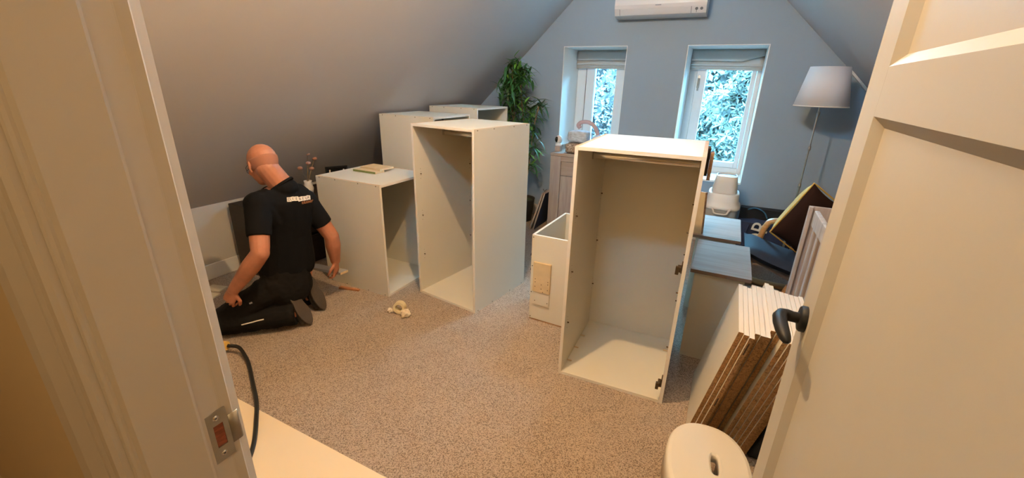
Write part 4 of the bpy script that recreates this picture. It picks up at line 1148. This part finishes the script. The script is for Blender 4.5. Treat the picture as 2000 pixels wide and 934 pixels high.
for k in range(2):
    xa_, xb_ = .122+k*.372, .122+k*.372+.366
    MB().box((xa_, .012, .655), (xb_, .033, DZ-.089)).build('drawer_front', m_oakx, dr, bevel=.002)
    d_ = MB().box((xa_, .012, .104), (xb_, .033, .649)).build('door', m_oakz, dr, bevel=.002)
MB().box((.022, .034, .05), (DWd-.022, DDp, .07)).build('bottom_panel', m_oakx, dr)
MB().box((.0, DDp-.10, DZ), (DWd, DDp-.07, DZ+.052)).box((.0, DDp-.24, DZ), (.022, DDp-.10, DZ+.052)).build('gallery_rail', m_oakx, dr, bevel=.002)
cm = thing('baby_monitor', 'white baby monitor camera with a black round lens on the oak cabinet', 'camera', (-1.680, 4.605, DZ+.0525))
cm.location = (-1.688, 4.54, DZ+.001)
MB().box((-.03, -.03, 0), (.03, .03, .052)).build('plinth', m_oakz, cm, bevel=.002)
MB().lathe([(.0001, .053), (.034, .053), (.036, .070), (.033, .083), (.0001, .083)], (0, 0, 0), 24).build('base', m_plw, cm)
hb = MB(); ellip(hb, (0, 0, .125), (.040, .038, .047)); hb.s = [True]*len(hb.f); hb.build('head', m_plw, cm)
le = MB(); ellip(le, (-.014, -.026, .128), (.021, .018, .031)); le.s = [True]*len(le.f); le.build('lens', m_glassblk, cm)
def softbox(name, label, cat, c, s, mat, rz=0, amp=.006, freq=25, rings_=0, seed=0):
    bm = bmesh.new(); bmesh.ops.create_cube(bm, size=1)
    bmesh.ops.subdivide_edges(bm, edges=bm.edges, cuts=7, use_grid_fill=True)
    for v in bm.verts:
        p = Vector((v.co.x*2, v.co.y*2, v.co.z*2))
        e = 5; L = (abs(p.x)**e+abs(p.y)**e+abs(p.z)**e)**(1/e); p = p/L
        q = Vector((p.x*s[0]/2, p.y*s[1]/2, p.z*s[2]/2))
        k = noise.noise(q*freq+Vector((seed, seed, 0)))*amp
        nrm_ = p.normalized(); q += nrm_*k
        if rings_: q += Vector((nrm_.x, nrm_.y, 0))*.004*math.sin(q.z/s[2]*2*PI*rings_)
        q.z = max(q.z, -s[2]/2)
        v.co = q
    me = bpy.data.meshes.new(name); bm.to_mesh(me); bm.free(); me.materials.append(mat)
    for p in me.polygons: p.use_smooth = True
    o = bpy.data.objects.new(name, me); COL.objects.link(o); o.location = (c[0], c[1], c[2]+s[2]/2); o.rotation_euler = (0, 0, rz)
    return tag(o, label, cat)
softbox('patterned_pouch', 'brown patterned folded cloths on the oak cabinet, under the pale ones', 'cloth', (-1.475, 4.50, DZ+.006), (.20, .17, .105), m_pattern, .1, rings_=2, seed=2)
softbox('folded_cloth', 'stack of pale blue and white folded cloths on the patterned pile', 'cloth', (-1.45, 4.52, DZ+.116), (.22, .17, .125), m_bbox, -.05, amp=.010, rings_=3, seed=5)
softbox('folded_cloth', 'white cloth heap beside the folded pile on the oak cabinet', 'cloth', (-1.245, 4.54, DZ+.006), (.12, .17, .19), m_bbox, .3, amp=.016, seed=8)
sb = MB().tube(spline([(-1.47, 4.55, 1.165), (-1.475, 4.56, 1.200), (-1.44, 4.56, 1.232), (-1.36, 4.57, 1.235), (-1.30, 4.58, 1.19), (-1.262, 4.58, 1.12), (-1.255, 4.58, 1.09)]), [.020, .022, .025, .027, .028]+[.028]*20+[.027]*20+[.026]*3+[.024][:1], 12) if False else None
pts = spline([(-1.455, 4.55, 1.160), (-1.478, 4.55, 1.190), (-1.440, 4.55, 1.222), (-1.360, 4.56, 1.222), (-1.300, 4.565, 1.180), (-1.265, 4.57, 1.115), (-1.262, 4.57, 1.095)])
tag(MB().tube(pts, .021, 12).build('padded_ring', m_pink), 'dusty pink padded loop arching over the folded cloths', 'toy')
# leaning boards left of the oak cabinet
for k, (dx, mt) in enumerate(((0, m_oakz), (.040, m_navy))):
    tag(MB().hexa([(-1.900+dx, 4.30, .002), (-1.882+dx, 4.30, .002), (-1.882+dx, 4.70, .002), (-1.900+dx, 4.70, .002)],
                  [(-1.782+dx*.6, 4.36, .435), (-1.768+dx*.6, 4.36, .430), (-1.768+dx*.6, 4.72, .430), (-1.782+dx*.6, 4.72, .435)],
                  mis=[0, 1, 0, 0, 0, 0]).build('leaning_frame', [m_oakz, mt]),
        ('thin wooden board leaning on the oak cabinet, outer one' if k == 0 else 'wooden frame with dark blue face leaning on the oak cabinet, inner one'), 'board')
sp = MB(); [sp.tube([(-1.775+.01*math.cos(k), 4.40+.01*k, .44), (-1.775+.025*math.cos(k*2.1), 4.38+.014*k, .472)], .003, 6) for k in range(4)]
tag(sp.build('hanger_clip', m_chrome), 'shiny metal clip on top of the leaning boards', 'clip')

# ================================================================== LITTER TUB
lt = thing('plastic_tub', 'grey plastic tub with white lid and upturned white pail under the right window', 'tub', (.050, 4.50, 0))
def sqloop(a, b, z, e=4, n=40, cx=0, cy=0): return [(cx+x, cy+y, z) for x, y in superell(a, b, n, e)]
def loft(rings_, name, mat, parent, close_top=True, close_bot=False, smooth=True):
    n = len(rings_[0]); mb = MB(); vs = [p for r in rings_ for p in r]
    mb.add(vs, [(i*n+k, i*n+(k+1) % n, (i+1)*n+(k+1) % n, (i+1)*n+k) for i in range(len(rings_)-1) for k in range(n)], 0, smooth)
    if close_top: mb.add(rings_[-1], [tuple(range(n))])
    if close_bot: mb.add(rings_[0], [tuple(range(n))[::-1]])
    return mb.build(name, mat, parent)
loft([sqloop(.125, .16, 0), sqloop(.130, .165, .02), sqloop(.150, .185, .535)], 'tub', m_plg, lt)
loft([sqloop(.158, .193, .530), sqloop(.160, .195, .536), sqloop(.160, .195, .556), sqloop(.150, .185, .564), sqloop(.140, .170, .60), sqloop(.134, .16, .665), sqloop(.130, .155, .672)], 'lid', m_plw, lt)
hl = MB(); hl.tube(spline([(-.085, -.192, .550), (-.065, -.205, .525), (-.05, -.21, .498), (0, -.212, .494), (.05, -.21, .498), (.065, -.205, .525), (.085, -.192, .550)]), .008, 8)
hl.build('clasp', m_plw, lt)
MB().box((-.05, -.196, .503), (.05, -.190, .525)).build('clasp_gap', m_plg, lt)
loft([sqloop(.110, .125, .673), sqloop(.113, .128, .68), sqloop(.098, .110, .79), sqloop(.092, .103, .828), sqloop(.082, .092, .832), sqloop(.080, .090, .822)], 'pail', m_plw, lt, close_top=False)
loft([sqloop(.080, .090, .820, 2.6), sqloop(.03, .03, .8205, 2.6)], 'pail_base', m_lilac, lt)

# ================================================================== BAGS, ARMCHAIR, CUSHION
bg = thing('tote_bag', 'navy canvas bag with white letters OR behind the armchair', 'bag', (.455, 4.58, 0))
def bagmesh(w, d, h, amp, seed):
    mb = MB(); n = 40; R_ = []
    for i in range(10):
        z = h*i/9
        R_.append([(x*(1+.05*math.sin(z*9+seed))+amp*noise.noise(Vector((x*9, y*9, z*6+seed))), y+amp*noise.noise(Vector((y*8+seed, x*8, z*7))), z+(.02*noise.noise(Vector((x*7+seed, y*7, 0))) if i == 9 else 0)) for x, y in superell(w/2, d/2, n, 4)])
    return R_
R_ = bagmesh(.46, .17, .40, .03, 1.0)
loft(R_, 'bag_body', m_navy, bg, close_top=True)
hb = MB().tube(spline([(-.14, -.10, .38), (-.15, -.13, .30), (-.12, -.135, .20), (-.10, -.12, .14)]), [(.004, .016)]*25, 8, flat=(1, 0, 0))
hb.build('strap', m_navy, bg)
me = text_mesh('OR', .20, m_wprint, 'lettering', 0, .002)
lo = bpy.data.objects.new('lettering', me); COL.objects.link(lo); lo.parent = bg
me.transform(Matrix.Translation((-.045, -.128, .30)) @ Matrix.Rotation(math.radians(8), 4, 'Y') @ Matrix.Rotation(PI/2, 4, 'X') @ Matrix.Rotation(PI/2, 4, 'Z'))
b2 = thing('black_bag', 'black fabric bag standing against the gable wall behind the navy bag', 'bag', (.50, 4.82, 0))
loft(bagmesh(.52, .13, .47, .02, 4.0), 'bag_body', m_blackf, b2)
MB().tube(spline([(-.20, -.05, .46), (-.14, -.08, .49), (-.06, -.08, .46), (-.02, -.09, .40)]), .006, 8).build('strap', m_pot2, b2)

ch = thing('armchair', 'bentwood armchair with slate blue seat pad behind the cot', 'chair', (.60, 3.75, 0))
ci = Matrix.Translation((-.60, -3.75, 0))
def band(pts, wdt, th, name, mat, parent, flat=(0, 1, 0)):
    return MB().tube(spline(pts), [(wdt/2, th/2)]*(8*(len(pts)-1)+1), 12, flat=flat).build(name, mat, parent, xf=ci)
for y in (3.50, 3.98):
    s_ = 'armrest'
    fr_ = band([(1.15, y, .025), (.75, y, .018), (.42, y, .025), (.35, y, .08), (.355, y, .24), (.385, y, .43), (.410, y, .535), (.455, y, .580), (.62, y, .585), (.98, y, .56)] if y > 3.8 else
               [(1.15, y, .025), (.85, y, .018), (.66, y, .025), (.60, y, .06), (.58, y, .14), (.60, y, .22)], .080, .046, s_, m_bent, ch)
# seat beams (front higher than the back)
for y in (3.58, 3.90):
    MB().hexa([(.30, y-.014, .36), (.88, y-.014, .12), (.88, y+.014, .12), (.30, y+.014, .36)],
              [(.30, y-.014, .41), (.88, y-.014, .19), (.88, y+.014, .19), (.30, y+.014, .41)]).build('seat_rail', m_dbeam, ch, xf=ci)
for y in (3.58, 3.90):
    MB().hexa([(.80, y-.012, .16), (.84, y-.012, .16), (.84, y+.012, .16), (.80, y+.012, .16)],
              [(1.18, y-.012, .95), (1.22, y-.012, .95), (1.22, y+.012, .95), (1.18, y+.012, .95)]).build('back_rail', m_bent, ch, xf=ci)
def pad(pts4, th, name, mat, parent, nx=14, ny=10, wave=0):
    a, b, c, d = [Vector(p) for p in pts4]; nrm_ = (b-a).cross(d-a).normalized(); mb = MB(); vs = []
    for sgn in (1, -1):
        for i in range(nx+1):
            for j in range(ny+1):
                s, t_ = i/nx, j/ny; p = a.lerp(b, s).lerp(d.lerp(c, s), t_)
                e = (1-abs(2*s-1)**5)**.5*(1-abs(2*t_-1)**5)**.5
                p = p+nrm_*sgn*th/2*max(e, .02) + nrm_*wave*math.sin(s*PI*2)
                vs.append(p)
    o1 = (nx+1)*(ny+1); fs = []
    for i in range(nx):
        for j in range(ny):
            q = i*(ny+1)+j; fs.append((q, q+ny+1, q+ny+2, q+1)); fs.append((o1+q, o1+q+1, o1+q+ny+2, o1+q+ny+1))
    mb.add(vs, fs, 0, True)
    bd_ = [(i, 0) for i in range(nx)]+[(nx, j) for j in range(ny)]+[(i, ny) for i in range(nx, 0, -1)]+[(0, j) for j in range(ny, 0, -1)]
    id_ = [i*(ny+1)+j for i, j in bd_]; m_ = len(id_)
    mb.add(vs, [(id_[k], id_[(k+1) % m_], o1+id_[(k+1) % m_], o1+id_[k]) for k in range(m_)], 0, True)
    return mb.build(name, mat, parent, xf=ci)
pad([(.26, 3.50, .445), (.88, 3.50, .235), (.88, 3.98, .235), (.26, 3.98, .445)], .10, 'seat_cushion', m_seat, ch, wave=-.008)
pad([(.90, 3.52, .25), (1.22, 3.52, .90), (1.22, 3.96, .90), (.90, 3.96, .25)], .08, 'back_cushion', m_seat, ch)
# throw cushion (brown front, mustard back)
cu = thing('throw_cushion', 'dark brown cushion with mustard yellow back leaning on the armchair', 'cushion', (.60, 3.65, .50))
T_, L_, B_ = Vector((.622, 3.76, .962)), Vector((.423, 3.78, .540)), Vector((.650, 3.90, .368)); R_ = T_+B_-L_
nc = (B_-L_).cross(T_-L_).normalized()
if nc.y > 0: nc = -nc
for sgn, mt, nm, th in ((1, m_cush, 'front_cover', .055), (-1, m_cushy, 'back_cover', .125)):
    mb = MB(); N = 18; vs = []
    for i in range(N+1):
        for j in range(N+1):
            s, t_ = i/N, j/N; ss, tt = 2*s-1, 2*t_-1
            pin = 1-.07*(1-tt*tt)*abs(ss)**3; pin2 = 1-.07*(1-ss*ss)*abs(tt)**3
            p = L_+(B_-L_)*(.5+ss*.5*pin)+(T_-L_)*(.5+tt*.5*pin2)
            e = ((1-ss**4)*(1-tt**4))**.6
            vs.append(p+nc*sgn*(th*e+.001)+nc*sgn*.004*noise.noise(p*14)*e)
    fs = []
    for i in range(N):
        for j in range(N):
            q = i*(N+1)+j; f = (q, q+N+1, q+N+2, q+1); fs.append(f if sgn > 0 else f[::-1])
    mb.add(vs, fs, 0, True).build(nm, mt, cu, xf=Matrix.Translation((-.60, -3.65, -.50)))
pp = [L_.lerp(T_, k/8) for k in range(9)]+[T_.lerp(R_, k/8) for k in range(1, 9)]+[R_.lerp(B_, k/8) for k in range(1, 9)]+[B_.lerp(L_, k/8) for k in range(1, 9)]
MB().tube(pp, .006, 8, cap=False).build('piping', m_cushy, cu, xf=Matrix.Translation((-.60, -3.65, -.50)))

# ================================================================== COT
ct = thing('cot', 'grey-washed wooden cot with slatted side beside the leaning panel stack', 'cot', (.50, 1.55, 0))
CX0, CX1, CY0, CY1, CH = 0, .66, 0, 1.43, .955
MB().box((0, .0, 0), (.045, .045, CH)).build('post', m_cot, ct, bevel=.003)
MB().box((CX1-.045, .0, 0), (CX1, .045, CH)).build('post', m_cot, ct, bevel=.003)
MB().box((-.002, CY1-.022, .02), (CX1, CY1, CH+.005)).build('end_panel', m_oakz, ct, bevel=.002)
MB().box((-.002, CY1-.04, .0), (.016, CY1-.022, CH+.004)).build('post', m_cot, ct, bevel=.001)
MB().box((.045, .01, .20), (CX1-.045, .032, CH)).build('end_panel', m_oakz, ct, bevel=.002)
for x in (.018, CX1-.036):
    MB().box((x, .045, CH-.095), (x+.026, CY1-.075, CH-.005)).build('top_rail', m_cot, ct, bevel=.004)
    MB().box((x, .045, .20), (x+.026, CY1-.04, .27)).build('bottom_rail', m_cot, ct, bevel=.003)
sl = MB().box((0, 0, .27), (.007, .040, CH-.095)).build('slat', m_cot, ct, loc=(.025, .06, 0), bevel=.001)
for side, x in ((0, .025), (1, CX1-.030)):
    for k in range(10):
        if side == 0 and k == 0: continue
        copyof(sl, ct, loc=(x, .06+k*.135, 0))
MB().box((.02, .05, .24), (CX1-.03, CY1-.05, .26)).build('mattress_base', m_cot, ct)
softbox('dark_blanket', 'dark blue-black folded fabric on the carpet under the leaning panels', 'bag', (.418, 2.04, 0), (.13, .30, .34), m_darkbag, .05, amp=.02, freq=12) if False else None
tag(MB().hexa([(.330, 1.84, .002), (.478, 1.84, .002), (.478, 2.28, .002), (.330, 2.28, .002)], [(.432, 1.80, .40), (.484, 1.80, .40), (.484, 2.26, .40), (.432, 2.26, .40)]).build('dark_case', m_darkbag, bevel=.015, seg=4), 'dark blue-black fabric case between the leaning panels and the cot', 'bag')

# ================================================================== CEILING LIGHT (above the frame) AND LANDING LIGHT
cl = thing('ceiling_spot_bar', 'white ceiling spot bar above the middle of the room', 'lamp', (-.66, 1.285, ZC-.35))
MB().tube([(0, 0, 0), (0, 0, .35)], .012, 10).build('rod', m_bulb, cl)
MB().box((-.27, -.02, -.02), (.27, .02, .005), rot=Matrix.Rotation(math.radians(-33), 3, 'Z')).build('bar', m_bulb, cl)
for x, y in ((-.21, .135), (.21, -.135)):
    MB().tube([(x, y, -.015), (x, y, -.045)], .010, 8).build('lamp_holder', m_bulb, cl)

# ================================================================== OUTSIDE
struct(MB().box((-30, YO+.02, -2.9), (30, 40, -2.8)).build('ground', m_soil)); 
def foliage(name, label, cat, blobs, nleaf, lsize, mat, seed, trunk=None, whorl=False):
    rn = random.Random(seed); mb = MB(); vs = []; fs = []
    tot = sum(b[3]*b[4] for b in blobs)
    base = Vector((blobs[0][0], blobs[0][1], -2.8))
    for bx_, by_, bz_, rx, rz in blobs:
        k = int(nleaf*rx*rz/tot)
        for _ in range(k):
            u = Vector((rn.gauss(0, 1), rn.gauss(0, 1), rn.gauss(0, 1))).normalized()
            if u.y > .35: u.y = -u.y
            rr = 1-abs(rn.gauss(0, .09))
            rough = 1+.16*noise.noise(Vector((u.x*3.2+bx_, u.y*3.2, u.z*3.2+bz_)))+.08*noise.noise(u*9)
            c = Vector((bx_+u.x*rx*rr*rough, by_+u.y*rx*rr*rough, bz_+u.z*rz*rr*rough))
            if c.y < YO+.3: continue
            m_ = 5 if whorl else 1
            out = (u+Vector((rn.gauss(0, .35), rn.gauss(0, .35), rn.gauss(.25, .35)))).normalized()
            s1 = out.orthogonal().normalized(); s2 = out.cross(s1)
            a0_ = rn.uniform(0, 6.28)
            for q in range(m_):
                a_ = a0_+q*2*PI/m_
                d = ((s1*math.cos(a_)+s2*math.sin(a_))*1.0+out*rn.uniform(.1, .7)).normalized() if whorl else (s1*math.cos(a_)+s2*math.sin(a_)+out*.3).normalized()
                w = d.cross(out).normalized()
                L = lsize*rn.uniform(.7, 1.25); wd = L*(.17 if whorl else .22)
                o_ = len(vs)
                vs += [c, c+d*L*.5+w*wd-out*L*.03, c+d*L-out*L*.18, c+d*L*.5-w*wd-out*L*.03]
                fs.append((o_, o_+1, o_+2, o_+3))
    mb.add(vs, fs)
    t = thing(name, label, cat, tuple(base))
    o = mb.build('foliage', mat, t, xf=Matrix.Translation(-base)); o['kind'] = 'stuff'
    if trunk:
        MB().tube([(0, 0, -.1), (.05, .02, 1.5), (0, .1, trunk)], [.16, .12, .06], 10).build('trunk', m_bark, t)
    # dense inner mass so that the crown is not see-through
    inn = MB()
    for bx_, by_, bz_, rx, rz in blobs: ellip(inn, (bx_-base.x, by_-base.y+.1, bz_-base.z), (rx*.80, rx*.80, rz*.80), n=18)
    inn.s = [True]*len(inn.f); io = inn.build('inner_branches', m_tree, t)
    return t
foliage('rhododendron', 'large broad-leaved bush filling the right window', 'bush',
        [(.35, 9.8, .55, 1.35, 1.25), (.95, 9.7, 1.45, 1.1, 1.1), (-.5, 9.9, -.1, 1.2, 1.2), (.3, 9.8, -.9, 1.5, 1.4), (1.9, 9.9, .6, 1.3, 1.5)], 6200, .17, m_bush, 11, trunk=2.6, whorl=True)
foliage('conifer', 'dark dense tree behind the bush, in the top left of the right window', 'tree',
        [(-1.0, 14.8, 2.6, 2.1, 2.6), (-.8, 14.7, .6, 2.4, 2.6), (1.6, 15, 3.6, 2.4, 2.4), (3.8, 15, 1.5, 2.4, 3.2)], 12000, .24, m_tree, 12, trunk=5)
foliage('hedge', 'pale greyish hedge seen through the left window', 'hedge',
        [(-4.0, 10.6, .2, 1.4, 1.9), (-3.9, 10.8, 2.1, 1.3, 1.4), (-3.3, 10.9, .8, 1.15, 2.2)], 12000, .13, m_hedge, 13)
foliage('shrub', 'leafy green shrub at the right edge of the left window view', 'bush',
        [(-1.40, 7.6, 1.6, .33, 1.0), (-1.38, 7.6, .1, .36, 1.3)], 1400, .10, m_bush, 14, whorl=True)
